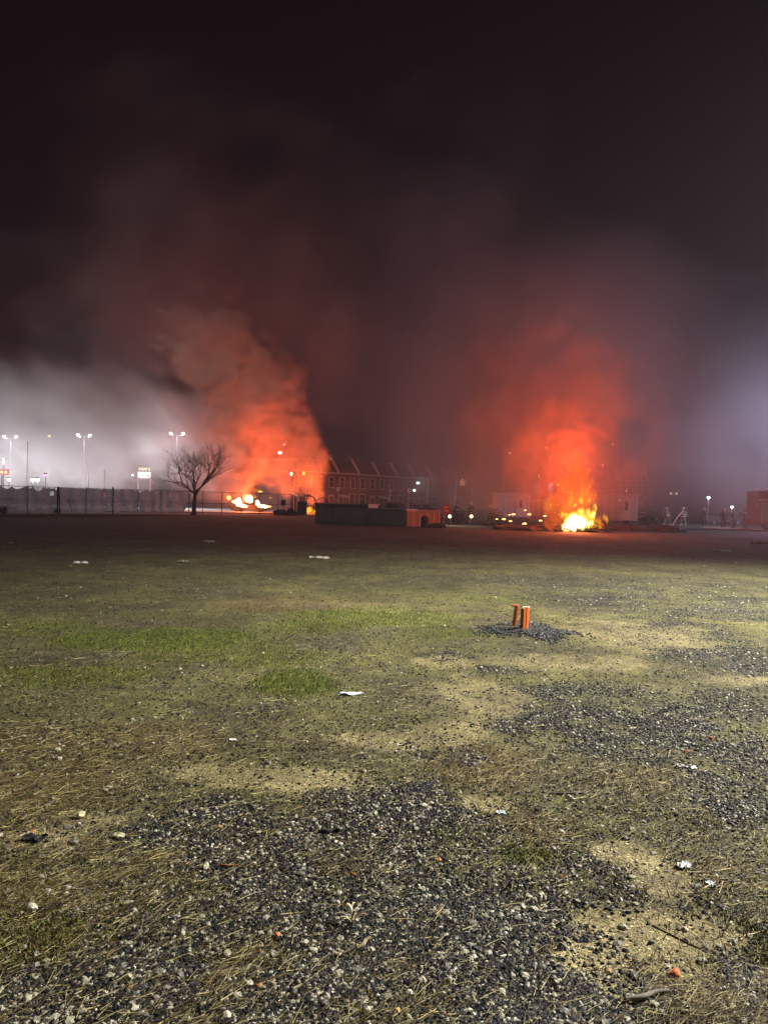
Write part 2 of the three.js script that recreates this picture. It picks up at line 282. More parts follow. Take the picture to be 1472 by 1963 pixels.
{
  const p0 = fencePoint(-130), f = thing('screened_fence', 'long site fence hung with grey screening cloth left of the bare tree', 'fence', p0, fturn);
  const along = (px) => fencePoint(px).sub(p0).dot(fdir), posts = [-130, -75, -20, 54, 111, 166, 217, 265, 310, 363];
  posts.forEach((px, i) => mesh('post', [cyl(i === 4 || i === 6 ? 0.07 : 0.04, i === 4 || i === 6 ? 0.07 : 0.04, FH + (i === 6 ? 0.18 : 0.05), along(px)), cyl(0.055, 0.02, 0.06, along(px), FH + (i === 6 ? 0.18 : 0.05))], steel, f));
  const end = along(363);
  for (const y of [FH, 1.25]) mesh('rail', bar([0, y, -0.05], [end, y, -0.05], 0.028), steel, f);
  posts.slice(1).forEach((px, i) => { const a = along(posts[i]), l = along(px) - a, s = mesh('screen', screen(l, FH - 0.03, i, [0.12, 0.1, 0.3, 0.36, 0.03, 0.02, 0.04, 0.22, 0.05][i], i === 8 ? 0.55 : 0), fabric, f); s.position.x = a; });
  mesh('prop', bar([along(129), 1.5, 0.25], [along(135), 0, 0.55], 0.03), steel, f);
  mesh('prop', bar([along(327), 1.6, -0.3], [along(318), 0, -0.9], 0.03), steel, f);
  mesh('brace', bar([along(111) + 0.12, 0, 0.3], [along(111) + 0.05, FH, 0.1], 0.05), steel, f);
  const q0 = fencePoint(363), o = thing('chain_link_fence', 'open chain-link fence in front of the burning car', 'fence', q0, fturn);
  const al = (px) => fencePoint(px).sub(q0).dot(fdir), ps = [389, 426, 463, 498, 532, 558, 584];
  ps.forEach((px) => mesh('post', [cyl(0.04, 0.04, FH + 0.03, al(px)), cyl(0.055, 0.02, 0.06, al(px), FH + 0.03)], steel, o));
  for (const y of [FH, 1.2]) mesh('rail', bar([0, y, -0.05], [al(584), y, -0.05], 0.026), steel, o);
  [363, ...ps].slice(0, -1).forEach((px, i) => { const a = al(px), w = mesh('wire_mesh', chainLink(al(ps[i]) - a, FH - 0.1), galv, o); w.position.set(a, 0, 0.03); w.userData.kind = 'stuff'; });
}
// ---------------------------------------------------------------- row houses
const paneDark = new THREE.MeshStandardMaterial({ color: C(0.02, 0.02, 0.025), roughness: 0.12 });
const trim = std(0.5, 0.46, 0.43, 0.7), roofing = std(0.045, 0.04, 0.04, 0.9);
const brickWalls = [[0.13, 0.06, 0.05], [0.15, 0.085, 0.07], [0.105, 0.055, 0.05], [0.16, 0.11, 0.09]].map((c) => std(...c, 0.9, { map: grain(128, 30, 0.7, 1.05, c[0] * 90, 3) }));
function house(i, p, turn, label, group, W = 4.9, H = 6.7) {
  const o = thing('row_house', label, 'row house', p, turn, group), D = 9;
  mesh('wall', box(W - 0.02, H, D, 0, 0, -D / 2), brickWalls[i % 4], o);
  const sl = new THREE.Shape([[0.25, H - 0.1], [0.25, H + 0.12], [-1.5, H + 2.1], [-D, H + 1.5], [-D, H - 0.1]].map((q) => new THREE.Vector2(...q)));
  const roof = mesh('roof', new THREE.ExtrudeGeometry(sl, { depth: W - 0.06, bevelEnabled: false }).rotateY(-Math.PI / 2).translate(W / 2 - 0.03, 0, 0), roofing, o);
  mesh('cornice', box(W - 0.04, 0.22, 0.3, 0, H - 0.3, 0.16), trim, o);
  const pw = new THREE.Shape([[0.45, H - 0.25], [0.5, H + 0.15], [-1.35, H + 2.5], [-1.6, H + 2.5], [-0.1, H - 0.25]].map((q) => new THREE.Vector2(...q)));
  mesh('party_wall', new THREE.ExtrudeGeometry(pw, { depth: 0.3, bevelEnabled: false }).rotateY(-Math.PI / 2).translate(W / 2 + 0.15, 0, 0), trim, o);
  if (i % 3 !== 1) { const ch = mesh('chimney', [box(0.75, 1.5, 0.7, -0.9, H + 1.5, -3), box(0.85, 0.15, 0.8, -0.9, H + 3.0, -3)], brickWalls[(i + 1) % 4], roof); mesh('flue', cyl(0.13, 0.11, 0.35, -0.9, H + 3.15, -3), std(0.2, 0.1, 0.07), ch.parent); }
  const win = (x, y, w, h, parent = o) => {
    const g = mesh('window', box(w, h, 0.06, x, y, 0.02), paneDark, parent);
    mesh('frame', [box(0.13, h + 0.2, 0.1, x - w / 2 - 0.05, y - 0.1, 0.05), box(0.13, h + 0.2, 0.1, x + w / 2 + 0.05, y - 0.1, 0.05), box(w, 0.12, 0.09, x, y + h, 0.05), box(w, 0.06, 0.07, x, y + h / 2, 0.06)], trim, g);
    mesh('sill', box(w + 0.4, 0.1, 0.22, x, y - 0.2, 0.11), trim, g);
  };
  win(-1.25, H - 2.5, 1.0, 1.6); win(1.25, H - 2.5, 1.0, 1.6);
  win(i % 2 ? -1.2 : 1.2, 1.35, 1.25, 1.7);
  const dx = i % 2 ? 1.3 : -1.3;
  const door = mesh('door', box(0.95, 2.1, 0.08, dx, 0.45, 0.03), std(0.1, 0.06, 0.05, 0.5), o);
  mesh('frame', [box(0.12, 2.3, 0.1, dx - 0.54, 0.45, 0.05), box(0.12, 2.3, 0.1, dx + 0.54, 0.45, 0.05), box(0.96, 0.35, 0.1, dx, 2.56, 0.05)], trim, door);
  mesh('step', [box(1.5, 0.22, 1.0, dx, 0, 0.5), box(1.5, 0.22, 0.6, dx, 0.22, 0.3)], std(0.25, 0.24, 0.23), o);
  if (i % 2 === 0) mesh('awning', new THREE.ExtrudeGeometry(new THREE.Shape([[0.05, 2.95], [1.3, 2.55], [1.3, 2.4], [0.05, 2.75]].map((q) => new THREE.Vector2(...q))), { depth: 1.8, bevelEnabled: false }).rotateY(-Math.PI / 2).translate(dx + 0.9, 0, 0), std(0.5, 0.46, 0.4), o);
  return o;
}
{
  const P = foot(644, 125), d = V(0.69, 0, -0.724), turn = Math.atan2(0.724, 0.69);
  const labels = ['row house half lost in the left plume, its awning at the edge of the smoke', 'row house just right of the left plume with a pale upper window', 'second row house from the left plume, behind the tall round sign', 'third row house from the left plume with a pale awning over its door', 'fourth row house from the left plume, above the low dark wall', 'row house behind the pair of white lamps', 'end row house left of the star light, behind the tall curved pole', 'farthest end row house beyond the curved pole, largely in haze'];
  for (let k = -2; k < 6; k++) house(k + 2, P.clone().addScaledVector(d, (k + 0.5) * 4.9), turn, labels[k + 2], 'brick row houses across the street', 4.9);
  const rows = ['row house in red haze left of the burning wood pile', 'row house directly behind the smoke column of the wood pile', 'row house behind the right edge of the orange smoke column', 'row house in haze behind the pale site trailer', 'rightmost row house in haze, with two pale strips of window'];
  rows.forEach((l, k) => house(k + 1, foot(985 + k * 56, 128), -0.03, l, 'row houses behind the burning wood pile', 5.05));
  const c = foot(888, 118), s = thing('corner_house', 'dark corner house with a star-shaped light in its upper window', 'house', c, 0.35);
  mesh('wall', box(3.2, 7.2, 7, 0, 0, -3.5), brickWalls[2], s);
  mesh('roof', [box(3.6, 0.3, 7.3, 0, 7.2, -3.4), box(2.4, 0.5, 5, 0, 7.5, -3.4)], roofing, s);
  for (const x of [-1.5, 1.45]) mesh('corner_trim', box(0.16, 7, 0.14, x, 0.1, 0.08), trim, s);
  const w = mesh('window', box(1.5, 1.8, 0.06, -0.35, 4.3, 0.02), paneDark, s);
  mesh('frame', [box(0.12, 2, 0.1, -1.17, 4.2, 0.05), box(0.12, 2, 0.1, 0.47, 4.2, 0.05), box(1.5, 0.12, 0.09, -0.35, 6.1, 0.05)], trim, w);
  mesh('porch', [box(3.0, 0.2, 1.8, 0, 2.8, 0.95), cyl(0.08, 0.08, 2.8, -1.35, 0, 1.7), cyl(0.08, 0.08, 2.8, 1.35, 0, 1.7)], std(0.2, 0.17, 0.15), s);
  mesh('door', box(0.95, 2.1, 0.06, 0.4, 0.1, 0.03), std(0.05, 0.04, 0.04), s);
  const st = new THREE.Shape(); for (let i = 0; i < 10; i++) { const r = i % 2 ? 0.32 : 0.72, t = Math.PI / 2 + (i * Math.PI) / 5; st[i ? 'lineTo' : 'moveTo'](Math.cos(t) * r, Math.sin(t) * r); }
  const star = mesh('star_light', new THREE.ExtrudeGeometry(st, { depth: 0.06, bevelSize: 0.03, bevelThickness: 0.03, bevelSegments: 1 }), glow(0.75, 0.30, 0.16)); tag(star, 'pale orange star-shaped light hung in the corner house window', 'star light');
  star.position.copy(c); star.position.y = 5.2; star.rotation.y = 0.35; star.translateX(-0.35); star.translateZ(0.12);
}
// ---------------------------------------------------------------- low walls, trailers
const concrete = (r, g, b, s) => std(r, g, b, 0.9, { map: grain(256, 14, 0.6, 1.1, s, 5) });
function block(name, label, cat, pa, pb, da, db, h, t, mat, group) {   // a wall between two places seen at pa and pb
  const a = foot(pa, da), b = foot(pb, db), l = a.distanceTo(b), o = thing(name, label, cat, a.clone().lerp(b, 0.5), Math.atan2(-(b.z - a.z), b.x - a.x), group);
  mesh('body', box(l, h, t, 0, 0, -t / 2, 0.03), mat, o);
  return [o, l];
}
{
  const dk = concrete(0.58, 0.54, 0.53, 1.3), dk2 = concrete(0.66, 0.62, 0.6, 2.3);
  const [w1, l1] = block('low_wall', 'long dark low wall with panels left of the two-tone one', 'wall', 604, 706, 56, 53.5, 1.42, 1.3, dk);
  for (let i = 0; i < 3; i++) mesh('panel', box(l1 / 3 - 0.22, 1.05, 0.05, (i - 1) * l1 / 3, 0.15, 0.02), dk2, w1);
  mesh('cap', box(l1 + 0.1, 0.1, 1.5, 0, 1.42, -0.65, 0.02), dk, w1);
  const [w2, l2] = block('low_wall', 'grey concrete wall block between the long dark wall and the red-lit boards', 'wall', 708, 778, 53.2, 51.6, 1.15, 1.5, dk2);
  mesh('cap', box(l2 + 0.1, 0.1, 1.6, 0, 1.15, -0.75, 0.02), dk2, w2); for (let i = 0; i < 2; i++) mesh('panel', box(l2 / 2 - 0.2, 0.85, 0.05, (i - 0.5) * l2 / 2, 0.12, 0.02), dk, w2);
  const a = foot(780, 51.4), b = foot(839, 52.4), l = a.distanceTo(b), o = thing('board_wall', 'low wall of upright boards lit red by the fire', 'wall', a.clone().lerp(b, 0.5), Math.atan2(-(b.z - a.z), b.x - a.x));
  const wood = [[0.34, 0.27, 0.2], [0.3, 0.22, 0.16], [0.4, 0.33, 0.25]].map((c) => std(...c, 0.85)); reseed(21);
  for (let i = 0; i < 13; i++) mesh('board', box(l / 13 - 0.012, 1.06 + rr(-0.05, 0.03), 0.05, -l / 2 + (i + 0.5) * l / 13, 0, rr(-0.012, 0.012)), wood[i % 3], o);
  mesh('cap', box(l + 0.1, 0.07, 0.7, 0, 1.11, -0.3), dk, o); mesh('rail', box(l, 0.1, 0.05, 0, 0.5, -0.06), wood[1], o);
  mesh('end_post', box(0.14, 1.25, 0.14, l / 2 + 0.09, 0, 0), wood[2], o);
}
function trailer(label, p, turn, W, seed) {
  const o = thing('site_trailer', label, 'trailer', p, turn), pale = std(0.6, 0.57, 0.55, 0.6), D = 2.6, H = 2.3, y = 0.55;
  mesh('body', box(W, H, D, 0, y, -D / 2, 0.04), pale, o); mesh('roof_edge', box(W + 0.1, 0.08, D + 0.1, 0, y + H, -D / 2), std(0.4, 0.38, 0.36), o);
  for (let i = 1; i < 6; i++) if (i !== 5) mesh('seam', box(0.04, H - 0.2, 0.02, -W / 2 + (i * W) / 6, y + 0.1, 0.01), std(0.3, 0.29, 0.28), o);
  const d = mesh('door', box(0.8, 1.9, 0.05, W / 2 - 1.0, y + 0.08, 0.02), std(0.7, 0.67, 0.65, 0.6), o);
  mesh('window', box(0.28, 0.75, 0.03, W / 2 - 0.95, y + 0.95, 0.05), paneDark, d); mesh('handle', box(0.05, 0.18, 0.06, W / 2 - 1.32, y + 1.0, 0.06), steel, d);
  for (const x of [-W / 4, W / 4]) mesh('wheel', new THREE.CylinderGeometry(0.33, 0.33, 0.2, 14).rotateX(1.5708).translate(x, 0.33, -0.2), std(0.03, 0.03, 0.03), o);
  mesh('jack', [cyl(0.05, 0.05, y, -W / 2 + 0.3, 0, -0.4), cyl(0.05, 0.05, y, W / 2 - 0.3, 0, -0.4)], steel, o);
  return o;
}
trailer('pale site trailer with a door right of the burning wood pile', foot(1180, 64), -0.12, 3.6, 1);
trailer('pale site trailer glimpsed through red haze left of the burning wood pile', foot(985, 72), 0.05, 3.2, 2);
// ---------------------------------------------------------------- trees
function limb(parts, a, dir, len, r, depth, spread, out) {
  const n = 4, pts = [a.clone()], d = dir.clone().normalize(); let p = a.clone();
  for (let i = 0; i < n; i++) { d.add(V(rr(-1, 1), rr(-0.6, 0.9), rr(-1, 1)).multiplyScalar(0.2)).normalize(); p = p.clone().addScaledVector(d, len / n); pts.push(p); }
  for (let i = 0; i < n; i++) parts.push(bar(pts[i], pts[i + 1], r * (1 - 0.13 * i), r * (1 - 0.13 * (i + 1)), depth > 3 ? 7 : depth > 1 ? 5 : 3));
  if (depth <= 0) return;
  const k = depth > 4 ? 4 : 3;
  for (let i = 0; i < k; i++) {
    const q = pts[i === k - 1 ? n : 1 + Math.floor(rr(1, n - 0.01))], s = d.clone().add(V(rr(-1, 1), rr(-0.35, 0.45), rr(-1, 1)).multiplyScalar(spread)).normalize();
    limb(parts, q, s, len * rr(0.66, 0.9), Math.max(0.006, r * 0.56), depth - 1, spread, out);
  }
}
function bareTree(name, label, p, h, depth, seed, spread = 0.85) {
  reseed(seed); const o = thing(name, label, 'tree', p), bark = std(0.085, 0.07, 0.06, 0.95), tr = [], cr = [];
  const top = V(0.1, h * 0.27, 0); tr.push(bar([0, -0.1, 0], [0.03, h * 0.12, 0], h * 0.028, h * 0.022, 9), bar([0.03, h * 0.12, 0], top, h * 0.022, h * 0.018, 9), cyl(h * 0.045, h * 0.026, h * 0.03, 0, -0.02));
  mesh('trunk', tr, bark, o);
  const n = 5; for (let i = 0; i < n; i++) { const t = (i / n) * 6.28 + 0.5; limb(cr, top.clone().add(V(0, -i * 0.12, 0)), V(0.3 + Math.cos(t) * (i === 4 ? 0.2 : 1.15), i === 4 ? 1.6 : 0.72, Math.sin(t) * 1.0), h * 0.215, h * 0.0115, depth, spread); }
  mesh('crown', cr, bark, o); return o;
}
bareTree('bare_tree', 'bare leafless tree standing at the end of the screened fence', foot(372, 73), 8.6, 5, 404, 1.0);
bareTree('bare_tree', 'dark bare tree in the haze left of the burning wood pile', foot(925, 98), 7.2, 4, 411, 0.9);
{
  reseed(52);
  for (const [px, d, s, l] of [[8, 61, 0.55, 'small dark bush at the foot of the screened fence near its left end'], [110, 65.5, 0.35, 'small dark bush at the foot of the thick screened-fence post'], [945, 58, 1.0, 'low dark bush left of the glowing embers'], [1245, 62, 1.1, 'dark bush right of the pale site trailer'], [880, 62, 0.9, 'dark bush between the two firefighters with lamps']]) {
    const o = thing('bush', l, 'bush', foot(px, d)), ps = [], lv = [];
    for (let i = 0; i < 14; i++) { const a = rr(0, 6.28), t = V(Math.cos(a) * rr(0.2, 0.9), rr(0.7, 1.3), Math.sin(a) * rr(0.2, 0.9)).multiplyScalar(s); ps.push(bar([0, 0, 0], t, 0.02 * s, 0.006, 4)); for (let k = 0; k < 26; k++) { const g = new THREE.PlaneGeometry(0.16 * s, 0.09 * s); g.rotateX(rr(0, 6)); g.rotateY(rr(0, 6)); g.translate(t.x * rr(0.4, 1.1) + rr(-0.25, 0.25) * s, t.y * rr(0.3, 1.1) + rr(-0.2, 0.2) * s, t.z * rr(0.4, 1.1) + rr(-0.25, 0.25) * s); lv.push(g); } }
    mesh('stem', ps, std(0.05, 0.04, 0.03), o); mesh('foliage', lv, std(0.045, 0.05, 0.03, 0.8, { side: THREE.DoubleSide }), o);
  }
}
// ---------------------------------------------------------------- lamps, signs
const paint = std(0.10, 0.12, 0.12, 0.5, { metalness: 0.3 });
function lotLamp(px, py, d, label, cd, opts) {
  const t = at(px, py, d), o = thing('lot_lamp', label, 'lamp post', [t.x, 0, t.z], 0, 'twin-headed lamp posts of the parking lot'), H = t.y;
  mesh('pole', [cyl(0.13, 0.08, H, 0, 0, 0, 8), cyl(0.35, 0.35, 0.7, 0, 0, 0, 10)], std(0.025, 0.025, 0.025, 0.8), o);
  mesh('arm', [bar([-0.75, H, 0], [0.75, H, 0], 0.05), bar([-0.75, H, 0], [-0.75, H + 0.35, 0], 0.05), bar([0.75, H, 0], [0.75, H + 0.35, 0], 0.05)], paint, o);
  for (const s of [-1, 1]) {
    const h = mesh('lamp_head', box(0.62, 0.2, 0.42, s * 0.95, H + 0.42, 0, 0.05), paint, o);
    const g = new THREE.SphereGeometry(0.24, 12, 8); g.scale(0.95, 0.8, 0.9); g.translate(s * 0.95, H + 0.32, 0.1);
    mesh('lens', g, glow(14, 14.5, 12), h);
    const l = point(V(t.x + s * 0.95, H + 0.32, t.z + 0.1), 1.0, 0.96, 0.99, cd * (opts ?? 0.1), 6);
    const sp = new THREE.SpotLight(C(1.0, 0.97, 1.0), cd, 0, 1.42, 0.7, 2); sp.position.set(t.x + s * 0.95, H + 0.32, t.z + 0.1); sp.target.position.set(t.x + s * 3, 0, t.z + 3); sp.castShadow = true; sp.shadow.radius = 8; scene.add(sp, sp.target);
  }
  return o;
}
lotLamp(340, 835, 113, 'twin-headed lamp post rising behind the bare tree', 800, 0.14);
lotLamp(162, 838, 116, 'twin-headed lamp post in the white smoke, middle of the three', 1300, 0.14);
lotLamp(21, 841, 114, 'leftmost twin-headed lamp post over the parking lot', 1000, 0.14);
function lampOnPole(name, px, py, d, r, g, b, size, label, cat, cd = 0, poleTo = 0, opts = {}) {
  const t = at(px, py, d), o = thing(name, label, cat, [t.x, 0, t.z]);
  mesh('pole', [cyl(0.05, 0.04, t.y - size * 0.4, 0, 0, -0.06), cyl(0.12, 0.12, 0.15, 0, 0, -0.06)], opts.mat ?? paint, o);
  const hd = mesh('hood', new THREE.CylinderGeometry(size * 0.25, size * 0.7, size * 0.35, 10).translate(0, t.y + size * 0.5, 0), paint, o);
  const lens = new THREE.SphereGeometry(size / 2, 12, 8); lens.scale(opts.wide ?? 1, opts.tall ?? 0.8, 0.7); lens.translate(0, t.y, 0.04);
  mesh('lens', lens, glow(r, g, b), hd);
  if (cd) { const m = Math.max(r, g, b); point(V(t.x, t.y, t.z + 0.04), r / m, g / m, b / m, cd, 5); }
  return o;
}
lampOnPole('amber_lamp', 95, 836, 124, 3.2, 2.2, 0.25, 0.46, 'small amber lamp high between two twin-headed posts', 'lamp', 20, 0, { wide: 1.3 });
lampOnPole('low_lamp', 63, 920, 92, 12, 12, 11, 0.46, 'left one of the white lamps just above the screened fence', 'lamp', 25, 0, { wide: 1.0 });
lampOnPole('low_lamp', 73, 920, 92.3, 12, 12, 11, 0.46, 'right one of the white lamps just above the screened fence', 'lamp', 25, 0, { wide: 1.0 });
lampOnPole('magenta_light', 88, 911, 96, 3.2, 0.6, 2.9, 0.46, 'magenta light above the screened fence', 'lamp', 15, 0, { wide: 1.4, tall: 0.5 });
lampOnPole('small_lamp', 18, 919, 100, 6, 5.6, 5, 0.4, 'small white lamp under the red lit sign', 'lamp', 0, 0, { tall: 1.3 });
lampOnPole('small_lamp', 255, 911, 110, 4.5, 4, 4, 0.36, 'small white lamp left of the pylon sign', 'lamp');
lampOnPole('small_lamp', 8, 884, 100, 4, 4.2, 3.4, 0.44, 'white upright light above the red lit sign', 'lamp', 0, 0, { wide: 0.7, tall: 1.9 });
lampOnPole('street_lamp', 537, 868, 112, 5, 5.5, 4.6, 0.49, 'white street lamp shining through the red plume', 'lamp', 160, 0, { wide: 1.2 });
lampOnPole('street_lamp', 545, 852, 116, 2.6, 2.0, 1.7, 0.3, 'faint small lamp at the top of the red plume', 'lamp');
lampOnPole('porch_lamp', 801, 926, 108, 5, 5.8, 5.4, 0.45, 'upper white lamp in front of the row houses', 'lamp', 12, 0, { wide: 1.1, tall: 0.7 });
lampOnPole('porch_lamp', 794, 940, 108.5, 5, 5.6, 5.2, 0.4, 'lower white lamp in front of the row houses', 'lamp', 8);
lampOnPole('flood_lamp', 1357, 954, 76, 6, 6.2, 6.4, 0.34, 'upper white floodlight above the dark standing figures', 'lamp', 14, 0, { wide: 1.0 });
lampOnPole('flood_lamp', 1402, 972, 74, 6, 6.2, 6.4, 0.3, 'lower white floodlight behind the dark standing figures', 'lamp', 10);
for (const [px, l] of [[1285, 'left one of two faint lamps in the haze behind the hose crew'], [1296, 'right one of two faint lamps in the haze behind the hose crew']]) lampOnPole('faint_lamp', px, 946, 100, 0.9, 0.6, 0.5, 0.4, l, 'lamp');
for (const [px, py, l] of [[201, 903, 'thin pale pole above the middle of the screened fence'], [171, 908, 'short thin pale pole left of the middle pole'], [54, 849, 'tall thin pale pole right of the leftmost lamp post']]) { const t = at(px, py, 98), o = thing('thin_pole', l, 'pole', [t.x, 0, t.z]); mesh('shaft', cyl(0.06, 0.045, t.y, 0, 0, 0, 8), std(0.6, 0.58, 0.58), o); mesh('cap', cyl(0.07, 0.03, 0.12, 0, t.y, 0, 8), paint, o); mesh('base', cyl(0.18, 0.18, 0.1), paint, o); }
for (const [px, py, r, g, b, l] of [[98, 946, 9, 9.5, 10, 'left white light shining through the screening cloth'], [102, 946, 9, 9.5, 10, 'right white light shining through the screening cloth'], [201, 949, 7, 0.9, 0.7, 'red light shining through the screen in the middle of the fence'], [327, 951, 6, 1.0, 0.9, 'red light shining through the screen near the bare tree']]) {
  const t = at(px, py, 79 + (px > 250 ? 8 : 0)), o = thing('marker_light', l, 'light', [t.x, 0, t.z]); mesh('stand', [cyl(0.03, 0.03, t.y - 0.1), cyl(0.2, 0.2, 0.05)], steel, o);
  mesh('lens', new THREE.CapsuleGeometry(0.12, 0.22, 3, 8).translate(0, t.y, 0), glow(r, g, b), o);
}
{ // pylon sign
  const t = at(277, 905, 106), o = thing('pylon_sign', 'lit two-panel pylon sign on two legs left of the bare tree', 'sign', [t.x, 0, t.z], 0.1), y = t.y;
  for (const x of [-0.8, 0.85]) mesh('leg', cyl(0.07, 0.07, y - 0.7, x), std(0.6, 0.58, 0.55), o);
  const mk = (draw, w, h) => { const c = document.createElement('canvas'); c.width = 256; c.height = Math.round(256 * h / w); const x = c.getContext('2d'); draw(x, c.width, c.height); const q = new THREE.CanvasTexture(c); q.colorSpace = THREE.SRGBColorSpace; return q; };
  const t1 = mk((x, w, h) => { x.fillStyle = '#4a4d3c'; x.fillRect(0, 0, w, h); x.fillStyle = '#ffffe0'; x.font = 'bold ' + Math.round(h * 0.95) + 'px sans-serif'; x.textAlign = 'center'; x.textBaseline = 'middle'; x.fillText("YAM'S", w / 2, h * 0.54, w * 0.96); }, 1.75, 0.62);
  const t2 = mk((x, w, h) => { x.fillStyle = '#ffffff'; x.fillRect(0, 0, w, h); x.fillStyle = '#8a9290'; x.beginPath(); x.ellipse(w * 0.3, h * 0.55, w * 0.13, h * 0.13, 0.2, 0, 7); x.fill(); x.beginPath(); x.ellipse(w * 0.8, h * 0.58, w * 0.07, h * 0.14, 0, 0, 7); x.fill(); x.fillStyle = '#ffffff'; x.beginPath(); x.ellipse(w * 0.32, h * 0.5, w * 0.09, h * 0.08, 0, 0, 7); x.fill(); }, 1.8, 0.95);
  const face = (m, k) => new THREE.MeshStandardMaterial({ color: 0x333333, emissive: 0xffffff, emissiveMap: m, emissiveIntensity: k });
  mesh('cabinet', [box(1.85, 0.68, 0.25, 0, y + 0.12, -0.14), box(1.9, 1.0, 0.25, 0, y - 0.92, -0.14)], std(0.3, 0.3, 0.3), o);
  mesh('name_panel', new THREE.PlaneGeometry(1.75, 0.6).translate(0, y + 0.46, 0.0), face(t1, 2.2), o);
  mesh('lit_panel', new THREE.PlaneGeometry(1.8, 0.9).translate(0, y - 0.42, 0.0), face(t2, 1.9), o);
  mesh('ledge', box(1.9, 0.12, 0.3, 0, y - 1.12, -0.1), std(0.5, 0.48, 0.46), o);
}
{ // red shop sign at the left edge
  const t = at(4, 905, 100), o = thing('lit_sign', 'red lit sign with three round bulbs at the left edge', 'sign', [t.x, 0, t.z]);
  mesh('board', box(1.9, 0.75, 0.15, 0, t.y - 0.37, -0.1, 0.05), glow(0.75, 0.16, 0.14), o);
  for (const x of [-0.6, 0.02, 0.55]) mesh('bulb', new THREE.SphereGeometry(0.19, 12, 8).translate(x, t.y, 0), glow(3.4, 1.3, 0.8), o);
  mesh('post', cyl(0.08, 0.08, t.y - 0.37, 0, 0, -0.1), paint, o);
}
function roundSign(px, py, d, r, label, red, foot_ = 0) {
  const t = at(px, py, d), o = thing('road_sign', label, 'road sign', [t.x, foot_, t.z], 0.75), y = t.y - foot_;
  mesh('post', box(0.07, y + r * 0.6, 0.05, 0, 0, -0.04), std(0.5, 0.42, 0.32, 0.5), o);
  const f = mesh('plate', new THREE.CylinderGeometry(r, r, 0.02, 8).rotateX(1.5708).rotateZ(0.3927).translate(0, y, 0), std(0.75, 0.62, 0.5, 0.4), o);
  mesh('stripe', box(r * 0.35, r * 1.2, 0.01, 0, y - r * 0.6, 0.018), std(0.35, 0.12, 0.05), f);
  return o;
}
roundSign(648, 938, 72, 0.24, 'orange-lit road sign on a tall post left of the low wall', 1);
roundSign(784, 941, 72, 0.27, 'red-lit road sign above the red board wall', 1);
roundSign(748, 941, 100, 0.22, 'small pale road sign between the two lit ones', 0);
{
  const t = at(810, 949, 84), o = thing('road_sign', 'grey rectangular road sign right of the two white lamps', 'road sign', [t.x, 0, t.z]); mesh('post', box(0.06, t.y, 0.05, 0, 0, -0.04), steel, o); mesh('plate', box(0.42, 0.62, 0.02, 0, t.y - 0.3, 0), std(0.3, 0.28, 0.27), o);
  const q = at(940, 971, 62), r = thing('notice_board', 'small pale notice board left of the embers', 'sign', [q.x, 0, q.z]); for (const x of [-0.13, 0.13]) mesh('post', box(0.04, q.y, 0.04, x, 0, -0.04), steel, r); mesh('panel', box(0.36, 0.3, 0.02, 0, q.y - 0.15, 0), std(0.6, 0.5, 0.45), r);
  const b = at(543, 964, 84), s = thing('back_sign', 'dark square sign seen from behind on a pale post', 'sign', [b.x, 0, b.z]); mesh('post', box(0.09, b.y, 0.06, 0, 0, -0.05), std(0.55, 0.45, 0.42), s); mesh('plate', box(0.5, 0.64, 0.03, 0, b.y - 0.3, 0), std(0.03, 0.03, 0.03), s);
  const k = foot(579, 83), c = thing('dark_cabinet', 'tall dark cabinet standing by the end of the chain-link fence', 'cabinet', k, 0.2); mesh('body', box(1.05, 1.45, 0.7, 0, 0.14, -0.35, 0.03), std(0.035, 0.035, 0.035), c); mesh('door', box(0.9, 1.25, 0.03, 0, 0.22, 0.02), std(0.045, 0.045, 0.045), c); for (const x of [-0.3, 0.25]) mesh('foot', box(0.3, 0.14, 0.3, x, 0, -0.1), std(0.6, 0.55, 0.5), c);
  const d = foot(535, 84), u = thing('scrap_heap', 'dark heap of scrap under the square sign', 'scrap heap', d); reseed(61); for (let i = 0; i < 7; i++) { const g = stoneGeometry(90 + i, 1, 0.4); g.scale(rr(0.25, 0.5), rr(0.2, 0.45), 0.3); g.translate(rr(-0.6, 1.6), rr(0.15, 0.45), rr(-0.3, 0.3)); mesh('lump', g, std(0.03, 0.028, 0.027), u); }
  const rg = new THREE.TorusGeometry(0.36, 0.07, 6, 16); for (const [x, y] of [[1.35, 0.4], [2.1, 0.4]]) mesh('tyre', rg.clone().translate(x, y, 0.1), std(0.03, 0.03, 0.03), u);
}
